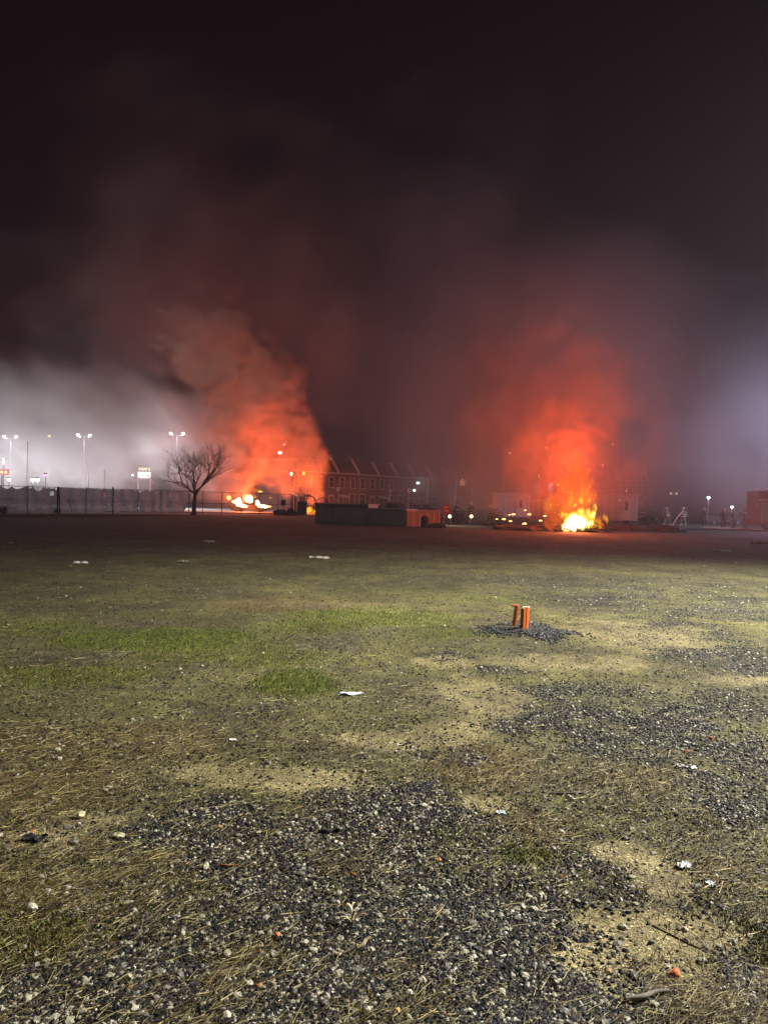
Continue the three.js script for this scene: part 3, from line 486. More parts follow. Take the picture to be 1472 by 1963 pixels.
{ // torn fence rail, sign with stripes, bin
  const a = at(584, 949, 84), f = (px, py, d = 84) => at(px, py, d).sub(V(a.x, 0, a.z)), o = thing('bent_rail', 'bent black rail hanging between the fence end and the low wall', 'rail', [a.x, 0, a.z]);
  mesh('pipe', tube([f(584, 949), f(601, 953), f(605, 960), f(610, 968)], 0.075), steel, o); mesh('pipe', tube([f(606, 958), f(622, 955), f(627, 962), f(631, 968)], 0.05), steel, o);
  mesh('post', bar(f(610, 966), f(610, 985).setY(0), 0.06), steel, o); mesh('post', bar(f(631, 966), f(631, 985).setY(0), 0.06), steel, o);
  const p = foot(850, 54), q = at(855, 976, 54), s = thing('barrier_sign', 'red and white striped sign on a pale leaning post', 'road sign', p);
  mesh('post', bar([0, 0, 0], [0.1, q.y + 0.25, 0], 0.035), std(0.6, 0.5, 0.45), s);
  const pl = mesh('plate', box(0.42, 0.62, 0.04, 0.2, q.y - 0.31, 0.05), std(0.42, 0.05, 0.03, 0.5), s); for (const y of [-0.15, 0.08]) mesh('stripe', box(0.34, 0.09, 0.01, 0.2, q.y + y, 0.077), std(0.75, 0.6, 0.55), pl);
  const b = foot(815, 50.4), n = thing('dark_bin', 'dark dome-topped bin in front of the red board wall', 'bin', b); mesh('body', new THREE.LatheGeometry([[0.27, 0], [0.3, 0.05], [0.27, 0.55], [0.3, 0.6], [0.26, 0.72], [0.14, 0.82], [0, 0.85]].map((v) => new THREE.Vector2(...v)), 16), std(0.03, 0.03, 0.032), n); mesh('rim', new THREE.TorusGeometry(0.3, 0.025, 6, 18).rotateX(1.5708).translate(0, 0.6, 0), std(0.04, 0.04, 0.04), n);
  for (let i = 0; i < 3; i++) { const g = stoneGeometry(70 + i, 1, 0.35); g.scale(0.3, 0.2, 0.3); g.translate(0.45 + i * 0.35, 0.13, 0.05 * i); mesh('bag', g, std(0.035, 0.033, 0.035), n); }
}
{ // tall curved street-light pole, traffic signal mast in the left plume
  const t = at(823, 830, 112), o = thing('street_light_pole', 'tall dark street-light pole with a curved arm above the row houses', 'lamp post', [t.x, 0, t.z]), H = t.y;
  mesh('pole', [cyl(0.14, 0.07, H - 0.4, 0, 0, 0, 8), cyl(0.25, 0.25, 0.4, 0, 0, 0, 8)], std(0.12, 0.11, 0.11), o);
  mesh('arm', tube([[0, H - 0.5, 0], [0.08, H + 0.3, 0], [0.45, H + 0.85, 0], [1.1, H + 1.0, 0]], 0.05), std(0.12, 0.11, 0.11), o);
  mesh('lamp_head', box(0.6, 0.14, 0.26, 1.3, H + 0.92, 0, 0.05), std(0.15, 0.14, 0.14), o);
  const m = at(573, 882, 105), s = thing('traffic_mast', 'traffic signal mast with a long arm inside the red plume', 'traffic signal', [m.x, 0, m.z]), y = m.y;
  mesh('pole', cyl(0.14, 0.1, y + 0.3, 0, 0, 0, 8), paint, s); mesh('arm', bar([0, y, 0], [-3.7, y + 0.02, 0], 0.09, 0.05), std(0.6, 0.55, 0.5), s);
  const yy = at(573, 907, 105).y, arm = mesh('bracket', bar([0, yy, 0], [0.65, yy, 0], 0.04), paint, s);
  const hd = mesh('signal_head', box(0.36, 1.0, 0.25, 0.75, yy - 0.5, 0, 0.04), std(0.04, 0.04, 0.04), s);
  mesh('amber_light', new THREE.SphereGeometry(0.2, 12, 8).scale(1, 1.5, 0.4).translate(0.75, yy, 0.13), glow(3.4, 1.5, 0.12), hd); 
  for (const dy of [0.36, -0.36]) mesh('dark_light', new THREE.CylinderGeometry(0.1, 0.1, 0.05, 12).rotateX(1.57).translate(0.75, yy + dy, 0.13), std(0.05, 0.04, 0.04), hd);
  const w = at(556, 907, 108), l = thing('arm_lamp', 'white lamp on a level arm inside the red plume', 'lamp', [w.x, 0, w.z]);
  mesh('arm', tube([[-1.6, w.y + 0.15, 0], [-0.8, w.y + 0.18, 0], [0, w.y + 0.12, 0]], 0.05), std(0.7, 0.65, 0.55), l); mesh('pole', cyl(0.07, 0.06, w.y + 0.15, -1.6), paint, l);
  mesh('lens', new THREE.SphereGeometry(0.24, 12, 8).scale(0.8, 1.1, 0.8).translate(0.2, w.y - 0.1, 0), glow(6, 5.4, 3.4), l); point(V(w.x + 0.2, w.y - 0.1, w.z), 1, 0.92, 0.65, 90, 6);
}
// ---------------------------------------------------------------- cars
const tyreM = std(0.025, 0.025, 0.025, 0.9), rimM = std(0.35, 0.35, 0.35, 0.35, { metalness: 0.7 });
function car(name, label, cat, p, turn, c, o = {}) {
  const t = thing(name, label, cat, p, turn, o.group), L = 4.5, W = 1.75, h = o.tall ?? 0, body = o.burnt ? std(0.03, 0.025, 0.022, 0.95) : std(...c, 0.3, { metalness: 0.3 });
  const ext = (pts, w, bev = 0.05) => { const g = new THREE.ExtrudeGeometry(new THREE.Shape(pts.map((q) => new THREE.Vector2(...q))), { depth: w - 2 * bev, bevelSize: bev, bevelThickness: bev, bevelSegments: 2, curveSegments: 4 }); g.translate(0, 0, -w / 2 + bev); return g; };
  const arch = (cx) => Array.from({ length: 7 }, (_, i) => { const a = Math.PI - (i * Math.PI) / 6; return [cx + Math.cos(a) * 0.38, 0.3 + Math.sin(a) * 0.38]; });
  mesh('body', ext([[-2.2, 0.3], ...arch(-1.4), ...arch(1.35), [2.2, 0.3], [2.22, 0.6], [2.1, 0.82], [1.2, 0.93], [-1.75, 0.96 + h * 0.2], [-2.22, 0.9], [-2.25, 0.5]], W), body, t);
  const roofY = 1.45 + h; mesh('roof', ext([[0.25, roofY - 0.06], [0.1, roofY], [-1.05 - h, roofY], [-1.25 - h, roofY - 0.08]], W * 0.8, 0.03), body, t);
  for (const s of [-1, 1]) for (const [a, b] of [[[1.05, 0.92], [0.2, roofY - 0.05]], [[-0.45, 0.94], [-0.45, roofY - 0.03]], [[-1.9, 0.96], [-1.2 - h, roofY - 0.05]]]) mesh('pillar', bar([a[0], a[1], s * W * 0.46], [b[0], b[1], s * W * 0.38], 0.04), body, t);
  if (!o.burnt) {
    const gl = paneDark, quad = (v) => { const g = new THREE.BufferGeometry(); g.setAttribute('position', new THREE.BufferAttribute(new Float32Array(v.flat()), 3)); g.setAttribute('uv', new THREE.BufferAttribute(new Float32Array(8), 2)); g.setIndex([0, 1, 2, 0, 2, 3]); g.computeVertexNormals(); return g; };
    const a = W * 0.45, b = W * 0.37;
    mesh('windscreen', quad([[1.05, 0.93, a], [1.05, 0.93, -a], [0.2, roofY - 0.05, -b], [0.2, roofY - 0.05, b]]), gl, t); mesh('rear_window', quad([[-1.9, 0.97, -a], [-1.9, 0.97, a], [-1.2 - h, roofY - 0.05, b], [-1.2 - h, roofY - 0.05, -b]]), gl, t);
    for (const s of [-1, 1]) mesh('side_window', quad([[1.0, 0.94, s * a], [-1.85, 0.97, s * a], [-1.2 - h, roofY - 0.05, s * b], [0.2, roofY - 0.05, s * b]]), gl, t);
    for (const s of [-1, 1]) { mesh('headlight', box(0.08, 0.14, 0.34, 2.2, 0.62, s * 0.62, 0.03), std(0.6, 0.6, 0.6, 0.2), t); mesh('tail_light', box(0.08, 0.16, 0.28, -2.24, 0.66, s * 0.65, 0.03), std(0.3, 0.02, 0.02, 0.3), t); }
  }
  for (const x of [-1.4, 1.35]) for (const s of [-1, 1]) { const w = mesh('wheel', new THREE.CylinderGeometry(0.32, 0.32, 0.2, 16).rotateX(1.5708).translate(x, 0.32, s * (W / 2 - 0.12)), tyreM, t); if (!o.burnt) mesh('rim', new THREE.CylinderGeometry(0.19, 0.19, 0.215, 10).rotateX(1.5708).translate(x, 0.32, s * (W / 2 - 0.12)), rimM, w); }
  return t;
}
car('parked_car', 'pale parked car with a sloping windscreen behind the long low wall', 'car', foot(672, 84), -0.2, [0.5, 0.48, 0.46]);
car('parked_car', 'grey parked car behind the middle of the low walls', 'car', foot(722, 86), -0.3, [0.3, 0.29, 0.29]);
car('parked_car', 'dark tall parked car with a reddish roof behind the wall block', 'car', foot(760, 78), 1.3, [0.12, 0.08, 0.08], { tall: 0.25 });
car('parked_car', 'grey parked car behind the red board wall', 'car', foot(815, 76), 0.2, [0.26, 0.26, 0.26], { tall: 0.2 });
car('parked_car', 'dark parked car in the haze beyond the standing figures', 'car', foot(1385, 84), 0.05, [0.1, 0.09, 0.11]);
const wreck = car('burning_car', 'burnt-out car with flames in its windows behind the chain-link fence', 'car', foot(478, 99), -0.12, [0, 0, 0], { burnt: true, tall: 0.55 });
// ---------------------------------------------------------------- fire engine at the right edge
{
  const p = foot(1453, 60), o = thing('fire_engine', 'red fire engine cut off by the right edge', 'fire engine', p, -0.08), red = std(0.20, 0.04, 0.06, 0.5), wht = std(0.72, 0.7, 0.72, 0.4), L = 8.4;
  mesh('body', [box(5.4, 1.0, 2.4, 2.7, 0.55, -1.2, 0.05), box(5.4, 1.75, 2.4, 2.7, 1.55, -1.2, 0.05)], red, o);
  const cab = mesh('cab', box(2.8, 2.5, 2.4, 7.0, 0.55, -1.2, 0.12), red, o);
  for (const x of [6.3, 7.6]) mesh('window', box(0.9, 0.8, 0.04, x, 2.0, 0.02), paneDark, cab);
  [0.75, 1.9, 3.05, 4.2].forEach((x) => { const s = mesh('shutter', box(0.95, 1.55, 0.05, x, 0.8, 0.02), std(0.5, 0.48, 0.5, 0.35, { metalness: 0.5 }), o); mesh('frame', [box(0.06, 1.65, 0.07, x - 0.51, 0.75, 0.03), box(0.06, 1.65, 0.07, x + 0.51, 0.75, 0.03)], wht, s); });
  for (const x of [1.1, 2.2]) mesh('marker_lamp', box(0.55, 0.3, 0.05, x, 2.7, 0.03), glow(1.2, 0.5, 0.75), o);
  mesh('stripe', box(5.3, 0.14, 0.02, 2.7, 2.48, 0.012), wht, o);
  mesh('ladder', [bar([0.1, 3.5, -0.4], [6.8, 3.5, -0.4], 0.05), bar([0.1, 3.5, -1.0], [6.8, 3.5, -1.0], 0.05), ...Array.from({ length: 14 }, (_, i) => bar([0.4 + i * 0.45, 3.5, -0.4], [0.4 + i * 0.45, 3.5, -1.0], 0.025))], wht, o);
  for (const x of [1.7, 6.9]) for (const z of [-0.15, -2.2]) { const w = mesh('wheel', new THREE.CylinderGeometry(0.52, 0.52, 0.32, 20).rotateX(1.5708).translate(x, 0.52, z + 0.1), tyreM, o); mesh('rim', new THREE.CylinderGeometry(0.3, 0.3, 0.34, 14).rotateX(1.5708).translate(x, 0.52, z + 0.1), rimM, w); }
  mesh('warning_light', box(0.4, 0.2, 0.2, 1.35, 0.42, 0.1, 0.04), glow(4.5, 1.3, 0.7), o);
  mesh('light_bar', box(1.6, 0.2, 0.4, 7.0, 3.05, -1.2, 0.06), glow(1.2, 1.2, 5), cab);
  const mast = mesh('light_mast', bar([8.2, 3.0, -1.2], [8.2, 7.0, -1.2], 0.07), paint, o), fl = mesh('flood_head', box(0.44, 0.3, 0.3, 8.2, 7.0, -1.2, 0.04), glow(10, 10, 13), mast);
  const q = V(8.2, 7.15, -1.2).applyAxisAngle(V(0, 1, 0), -0.08).add(p); point(q, 0.74, 0.68, 1.0, 750, 12);
}
// ---------------------------------------------------------------- smoke
// A plume is a stack of crumpled veils, each as opaque as the slice of smoke it stands in; lamps and flames light them from between.
function smokeMaterial(r, g, b, opacity = 0.29) {
  return new THREE.MeshPhysicalMaterial({ color: C(r, g, b), roughness: 1, specularIntensity: 0, transmission: 0.5, thickness: 0, transparent: true, opacity, vertexColors: true, side: THREE.DoubleSide });
}
function billow(x, y, z, n) { let s = 0, a = 0.5; for (let i = 0; i < n; i++) { s += a * (Math.abs(N3(x, y, z)) * 2.2 - 0.6); x = x * 2.07 + 5.1; y = y * 2.07 + 1.7; z = z * 2.07 + 3.3; a *= 0.52; } return s; }
// blobs: [px, py, depth, radius in metres, weight]
function plume(name, label, blobs, o) {
  const B = blobs.map(([px, py, d, r, w]) => ({ c: at(px, py, d), r, w }));
  const lo = V(1e9, 1e9, 1e9), hi = V(-1e9, -1e9, -1e9);
  for (const b of B) { lo.min(b.c.clone().subScalar(b.r)); hi.max(b.c.clone().addScalar(b.r)); }
  lo.y = Math.max(lo.y, o.floor ?? 0.3);
  const dz = (hi.z - lo.z) * (o.thick ?? 0.7), zm = (hi.z + lo.z) / 2, pos = [], col = [], idx = [];
  const nx = Math.ceil((hi.x - lo.x) / o.cell), ny = Math.ceil((hi.y - lo.y) / o.cell), f = 1 / o.wave;
  for (let s = 0; s < o.sheets; s++) {
    const z0 = zm - dz / 2 + (dz * (s + 0.5)) / o.sheets, base = pos.length / 3, A = new Float32Array((nx + 1) * (ny + 1));
    for (let j = 0; j <= ny; j++) for (let i = 0; i <= nx; i++) {
      const x = lo.x + i * o.cell, y = lo.y + j * o.cell;
      const z = z0 + o.crumple * fbm(x / o.fold, y / o.fold, s * 3.7, 3) * 2;
      let keep = 1;
      for (const b of B) { const d = Math.hypot(x - b.c.x, y - b.c.y, (z - b.c.z) * (o.flat ?? 0.75)) / b.r; if (d < 1) keep *= 1 - b.w * smooth(1, 0.15, d); }
      let a = 0;
      if (keep < 1) {
        const rise = o.rise ?? 1, sx = (x + (o.lean ?? 0) * y);
        const n = o.soft > 0.5 ? fbm(sx * f, y * f * rise, z * f + s * 0.6, 5) * 1.3 : billow(sx * f, y * f * rise, z * f, 5);
        const low = smooth(lo.y - 0.2, lo.y + (o.ramp ?? 2), y);
        a = clamp((1 - keep + o.amp * n - o.cut) / o.soft, 0, 1); a = a * a * (3 - 2 * a) * (0.25 + 0.75 * low);
      }
      A[j * (nx + 1) + i] = a; pos.push(x, y, z); col.push(1, 1, 1, a * (o.k ?? 1));
    }
    for (let j = 0; j < ny; j++) for (let i = 0; i < nx; i++) {
      const p = j * (nx + 1) + i, q = p + nx + 1;
      if (Math.max(A[p], A[p + 1], A[q], A[q + 1]) < 0.012) continue;
      idx.push(base + p, base + p + 1, base + q + 1, base + p, base + q + 1, base + q);
    }
  }
  const g = new THREE.BufferGeometry();
  g.setAttribute('position', new THREE.BufferAttribute(new Float32Array(pos), 3));
  g.setAttribute('color', new THREE.BufferAttribute(new Float32Array(col), 4));
  g.setIndex(idx); g.computeVertexNormals();
  const per = (nx + 1) * (ny + 1), nm = g.attributes.normal, t = 0.96;          // smoke scatters evenly: each veil's normals lean another way
  for (let i = 0; i < nm.count; i++) {
    const s = Math.floor(i / per), f = s * 2.4 + 0.7, b = o.puff ?? 0.3, v = V(Math.sin(t) * Math.cos(f) + b * nm.getX(i), Math.sin(t) * Math.sin(f) + b * nm.getY(i), Math.cos(t)).normalize();
    nm.setXYZ(i, v.x, v.y, v.z);
  }
  const m = mesh(name, g, o.mat);
  console.log(name, idx.length / 3);
  return tag(m, label, 'smoke', null, 'stuff');
}
const whiteSmoke = smokeMaterial(0.82, 0.80, 0.82), greySmoke = smokeMaterial(0.70, 0.60, 0.62), sootSmoke = smokeMaterial(0.62, 0.50, 0.40);
plume('smoke_plume', 'thick red-lit smoke plume with a billowing right edge over the burning car', [
  [602, 955, 97, 2.4, 1], [594, 925, 97, 3.2, 1], [560, 940, 99, 3.2, 0.8], [604, 885, 97, 3.6, 1], [578, 865, 98, 5.0, 1], [525, 885, 99, 5.6, 0.9], [540, 820, 99, 6.2, 1], [485, 800, 100, 7, 0.95], [584, 815, 98, 4, 1],
  [505, 755, 100, 7, 0.95], [435, 745, 101, 7.5, 0.9], [548, 745, 98, 4.6, 1], [400, 690, 102, 8.5, 0.8], [475, 695, 101, 7.5, 0.9], [350, 650, 103, 9, 0.6], [480, 910, 99, 5.5, 0.8], [425, 850, 102, 7, 0.8], [410, 910, 102, 5.5, 0.6], [440, 630, 102, 9, 0.6], [530, 690, 100, 4.5, 0.7],
], { sheets: 6, cell: 0.25, wave: 6, fold: 4.5, crumple: 1.3, amp: 0.8, cut: 0.36, soft: 0.42, thick: 0.8, puff: 0.75, mat: sootSmoke });
plume('smoke_plume', 'pale white smoke drifting low over the screened fence under the lamps', [
  [300, 890, 100, 7, 0.9], [220, 870, 101, 8, 1], [310, 820, 103, 7.5, 0.9], [140, 870, 102, 9, 1], [60, 860, 102, 9, 1], [0, 840, 103, 10, 1], [-90, 840, 103, 11, 1], [90, 790, 104, 9, 0.6], [180, 775, 104, 8.5, 0.5], [0, 770, 104, 10, 0.5], [370, 880, 100, 7, 0.8], [-90, 750, 104, 11, 0.5], [260, 800, 104, 8, 0.6], [60, 735, 105, 8, 0.35], [160, 725, 105, 8, 0.3], [370, 800, 103, 7, 0.4], [260, 720, 105, 8, 0.25], [430, 940, 100, 5, 0.5],
], { sheets: 5, cell: 0.4, wave: 6, rise: 0.6, lean: 0.5, fold: 7, crumple: 1.2, amp: 0.7, cut: 0.06, soft: 1.0, thick: 0.7, puff: 0.6, mat: whiteSmoke });
plume('smoke_plume', 'glowing orange smoke column rising from the burning wood pile', [
  [1100, 985, 48.2, 1.7, 0.8], [1085, 950, 48.4, 2.3, 0.9], [1070, 915, 48.6, 2.9, 0.9], [1060, 880, 48.8, 3.4, 0.9], [1090, 850, 49, 3.6, 0.9], [1030, 830, 49, 4.2, 0.7], [1120, 820, 49, 3.8, 0.8], [1075, 780, 49, 4.8, 0.5], [1020, 930, 49, 3.4, 0.7], [1120, 960, 49, 1.7, 0.7], [1010, 985, 49.5, 3, 0.6], [1140, 990, 49, 1.3, 0.6], [1160, 770, 50, 5, 0.35], [980, 780, 50, 6, 0.35], [1060, 700, 50, 7, 0.35], [960, 880, 50, 5, 0.4], [1190, 900, 50, 3.5, 0.35],
], { sheets: 5, cell: 0.18, wave: 3.0, rise: 0.75, fold: 2.6, crumple: 0.8, amp: 0.95, cut: 0.1, soft: 0.9, thick: 0.8, floor: 0.6, k: 0.85, puff: 0.8, mat: sootSmoke });
plume('smoke_plume', 'red-lit hazy smoke spread wide round the orange column', [
  [1080, 860, 51, 8, 0.9], [960, 890, 54, 8, 0.9], [1200, 890, 54, 7.5, 0.9], [1000, 760, 53, 8, 0.8], [1140, 750, 53, 8, 0.8], [1060, 660, 54, 9, 0.8], [900, 790, 57, 9, 0.8], [1250, 800, 57, 8, 0.8], [940, 640, 58, 10, 0.6], [1180, 640, 57, 10, 0.6], [1330, 870, 60, 7, 0.6], [850, 890, 60, 8, 0.7], [800, 780, 62, 8, 0.5],
], { sheets: 4, cell: 0.5, wave: 9, rise: 0.9, fold: 9, crumple: 1.0, amp: 0.42, cut: -0.02, soft: 1.1, thick: 0.7, k: 1, puff: 0.15, mat: greySmoke });
plume('smoke_plume', 'thin grey-red smoke spreading high above both fires', [
  [950, 560, 64, 11, 0.7], [1150, 560, 64, 12, 0.6], [1300, 700, 64, 10, 0.6], [1400, 620, 66, 11, 0.5],
  [700, 520, 76, 15, 0.7], [520, 500, 80, 17, 0.7], [330, 500, 82, 18, 0.7], [760, 700, 78, 14, 0.6], [600, 640, 80, 14, 0.6], [180, 620, 84, 16, 0.6], [380, 330, 84, 20, 0.4], [880, 480, 72, 15, 0.5], [640, 760, 82, 11, 0.5], [40, 600, 84, 14, 0.4],
], { sheets: 4, cell: 0.8, wave: 15, fold: 14, crumple: 1.4, amp: 1.1, cut: 0.14, soft: 1.0, thick: 0.6, k: 0.7, puff: 0.35, mat: greySmoke });
plume('smoke_plume', 'low reddish haze drifting in front of the row houses', [
  [640, 930, 100, 8, 0.1], [740, 920, 104, 8, 0.2], [840, 920, 106, 9, 0.4], [940, 910, 100, 9, 1], [1040, 910, 98, 10, 1], [1140, 910, 98, 10, 1], [1240, 920, 96, 10, 0.9], [1340, 920, 94, 10, 0.9], [1440, 920, 92, 10, 0.9], [820, 850, 104, 8, 0.4], [960, 850, 100, 8, 0.7], [1240, 850, 100, 9, 0.7], [1400, 840, 94, 9, 0.7],
], { sheets: 3, cell: 0.6, wave: 10, rise: 1.2, fold: 10, crumple: 1.0, amp: 0.3, cut: -0.05, soft: 1.2, thick: 0.7, k: 0.85, floor: 0.1, ramp: 0.6, puff: 0.1, mat: greySmoke });
plume('smoke_plume', 'pale violet haze in front of the fire engine at the right edge', [
  [1470, 965, 55.5, 4, 0.9], [1400, 985, 58, 3.5, 0.4], [1490, 900, 60, 6, 0.9], [1400, 930, 72, 5, 0.6], [1470, 800, 60, 8, 0.8], [1560, 820, 60, 8, 0.9], [1390, 850, 66, 7, 0.5], [1490, 700, 60, 8, 0.6], [1340, 930, 74, 5, 0.5], [1500, 985, 58, 3, 0.6],
], { sheets: 4, cell: 0.4, wave: 8, rise: 0.8, fold: 8, crumple: 0.8, amp: 0.22, cut: 0.0, soft: 1.2, thick: 0.5, k: 0.6, floor: 0.1, ramp: 0.6, puff: 0.1, mat: whiteSmoke });
plume('smoke_plume', 'faint grey-blue haze over the ground at the right side of the lot', [[1500, 990, 44, 6, 0.6], [1430, 1000, 46, 5, 0.4], [1560, 1000, 40, 6, 0.6]],
  { sheets: 4, cell: 0.35, wave: 6, fold: 8, crumple: 0.6, amp: 0.2, cut: 0, soft: 1.2, thick: 0.8, k: 0.6, floor: 0.05, ramp: 1.5, puff: 0.1, mat: whiteSmoke });
// ---------------------------------------------------------------- flames
const flameMat = new THREE.MeshBasicMaterial({ vertexColors: true, transparent: true, side: THREE.DoubleSide });
// flames are stacked veils too, hottest where they are densest; blobs: [x, y, z, radius, height stretch, heat]
function flames(blobs, parent, o = {}) {
  const lo = V(1e9, 1e9, 1e9), hi = V(-1e9, -1e9, -1e9), B = blobs.map(([x, y, z, r, st, heat]) => ({ x, y, z, r, st, heat }));
  for (const b of B) { lo.min(V(b.x - b.r, b.y - b.r * b.st, b.z - b.r)); hi.max(V(b.x + b.r, b.y + b.r * b.st, b.z + b.r)); }
  lo.y = Math.max(lo.y, 0.03);
  const cell = o.cell ?? 0.05, S = o.sheets ?? 4, pos = [], col = [], idx = [], nx = Math.ceil((hi.x - lo.x) / cell), ny = Math.ceil((hi.y - lo.y) / cell), w = o.wave ?? 0.9;
  for (let s = 0; s < S; s++) {
    const base = pos.length / 3, A = new Float32Array((nx + 1) * (ny + 1)), z0 = lo.z + ((hi.z - lo.z) * (s + 0.5)) / S;
    for (let j = 0; j <= ny; j++) for (let i = 0; i <= nx; i++) {
      const x = lo.x + i * cell, y = lo.y + j * cell, z = z0 + 0.3 * N3(x / w, y / w, s * 3.3);
      let keep = 1, heat = 0;
      const wx = x + 0.25 * N3(x / w, y / w * 0.7 + s * 5, 3.1), wy = y;
      for (const b of B) { const d = Math.hypot((wx - b.x) / b.r, (wy - b.y) / (b.r * b.st), ((z - b.z) / b.r) * 0.8); if (d < 1) { const q = smooth(1, 0.1, d); keep *= 1 - q; heat = Math.max(heat, b.heat * q); } }
      const n = fbm(x / w * 1.6, y / w * 0.7, z + s * 2.7, 4) * 1.1, a = clamp((1 - keep + n * (o.amp ?? 0.75) - 0.2) / 0.45, 0, 1), h = clamp(heat * 1.25 + n * 0.3, 0, 1) * a;
      A[j * (nx + 1) + i] = a; pos.push(x, y, z);
      col.push(mixn(1.15, 8, h * h), mixn(0.13, 6, h ** 1.8), mixn(0.004, 4.5, h ** 4), a * a * (0.22 + 0.7 * h));
    }
    for (let j = 0; j < ny; j++) for (let i = 0; i < nx; i++) { const p = j * (nx + 1) + i, q = p + nx + 1; if (Math.max(A[p], A[p + 1], A[q], A[q + 1]) > 0.02) idx.push(base + p, base + p + 1, base + q + 1, base + p, base + q + 1, base + q); }
  }
  const g = new THREE.BufferGeometry(); g.setAttribute('position', new THREE.BufferAttribute(new Float32Array(pos), 3)); g.setAttribute('color', new THREE.BufferAttribute(new Float32Array(col), 4)); g.setIndex(idx); g.computeVertexNormals();
  const m = mesh('flame', g, flameMat, parent); m.castShadow = false; return m;
}
const sparkMat = glow(3.5, 1.1, 0.15, 0.05);
const char = [std(0.018, 0.015, 0.013, 0.95), std(0.03, 0.022, 0.017, 0.95)];
{
  const FR = foot(1106, 47.6), o = thing('bonfire', 'big burning pile of wood and branches at the right of the lot', 'fire', FR);
  flames([[-0.15, 0.6, 0.1, 1.05, 0.95, 1.15], [-0.75, 0.35, 0.1, 0.6, 0.8, 0.75], [0.35, 1.15, 0, 0.6, 1.2, 0.62], [0.85, 1.2, 0, 0.55, 1.35, 0.62], [0.7, 0.55, 0.1, 0.6, 0.9, 0.7], [1.4, 0.7, -0.2, 0.75, 1.2, 0.22], [-0.5, 1.5, -0.3, 1.1, 1.5, 0.10], [0.5, 2.3, -0.3, 1.0, 1.5, 0.10], [1.6, 0.35, 0, 0.6, 0.8, 0.2], [-1.6, 0.5, -0.2, 0.8, 1.0, 0.06], [-0.6, 2.6, -0.4, 1.3, 1.5, 0.04], [0.1, 3.6, -0.4, 1.3, 1.4, 0.03], [-1.3, 1.5, -0.5, 1.2, 1.2, 0.04]], o, { cell: 0.05, sheets: 5 });
  reseed(31);
  for (let i = 0; i < 34; i++) { const x = rr(0.3, 2.0) * (i < 20 ? 1 : -1) + (i < 20 ? 0.1 : 0.2), a = rr(0, 3.14), l = rr(0.4, 1.5); mesh('branch', tube([[x - Math.cos(a) * l / 2, rr(0.03, 0.25), rr(0.2, 0.75)], [x, rr(0.15, 0.45), rr(0.1, 0.6)], [x + Math.cos(a) * l / 2, rr(0.1, 0.75), rr(-0.2, 0.6)]], rr(0.012, 0.035), 8, 5), char[i % 2], o); }
  for (let i = 0; i < 9; i++) { const a = rr(-0.8, 0.8), l = rr(0.7, 1.5), x = rr(-1.2, 1.6); mesh('log', bar([x - Math.cos(a) * l / 2, rr(0.08, 0.2), -0.1 + rr(-0.4, 0.2)], [x + Math.cos(a) * l / 2, rr(0.1, 0.5), rr(-0.7, 0.1)], rr(0.06, 0.11), rr(0.05, 0.09), 8), char[i % 2], o); }
  reseed(32);
  for (let i = 0; i < 26; i++) { const x = rr(0.35, 0.95), t = rr(0, 6.28), g = new THREE.PlaneGeometry(rr(0.06, 0.16), rr(0.03, 0.08), 2, 1); g.rotateX(rr(-1, 1)); g.rotateY(rr(-1, 1)); g.rotateZ(t); g.translate(x, rr(0.12, 0.62), 0.72); mesh('charred_leaf', g, std(0.02, 0.015, 0.012, 0.9, { side: THREE.DoubleSide }), o); }
  flames([[-0.9, 1.25, 0.3, 0.28, 2.2, 0.35], [0.75, 1.9, 0.2, 0.26, 2.6, 0.3], [0.25, 2.1, 0.1, 0.24, 2.4, 0.28], [1.15, 1.7, 0.1, 0.24, 2.2, 0.3], [-0.35, 1.6, 0.2, 0.25, 2.2, 0.35], [1.7, 0.9, 0.1, 0.3, 1.9, 0.22], [-1.5, 0.7, 0.2, 0.3, 1.7, 0.18]], o, { cell: 0.045, sheets: 2, wave: 0.5 });
  reseed(38); for (let i = 0; i < 60; i++) { const y = 0.8 + rnd() ** 1.6 * 5.5, x = gauss() * (0.7 + y * 0.22) - y * 0.05, g = new THREE.IcosahedronGeometry(rr(0.012, 0.03), 0); g.translate(x, y, rr(-0.6, 0.7)); mesh('spark', g, sparkMat, o); }
  point(V(FR.x - 0.2, 0.9, FR.z + 0.75), 1.0, 0.20, 0.04, 80, 20);
  point(V(FR.x + 0.2, 2.2, FR.z + 0.3), 1.0, 0.10, 0.01, 80, 60);
  point(V(FR.x - 0.1, 5.0, FR.z - 0.3), 1.0, 0.095, 0.010, 260, 110);
  const bits = [[952, 995, 0.2, 'pink-white ember at the far left of the glowing bits'], [965, 995, 0.3, 'long glowing bit, second from the left'], [978, 999, 0.26, 'glowing bit below the pair of small flames'], [984, 986, 0.3, 'peaked small flame left of the wood pile'], [976, 987, 0.18, 'dim round ember beside the peaked small flame'], [1006, 978, 0.22, 'pale spark highest above the embers'], [1014, 986, 0.32, 'glowing bit under the pale spark'], [1005, 1004, 0.36, 'widest flat glowing bit near the wood pile'], [1036, 998, 0.26, 'glowing bit nearest the wood pile'], [1006, 1012, 0.16, 'small flame on the ground below the widest glowing bit'], [1044, 989, 0.28, 'thin glowing streak left of the bonfire']];
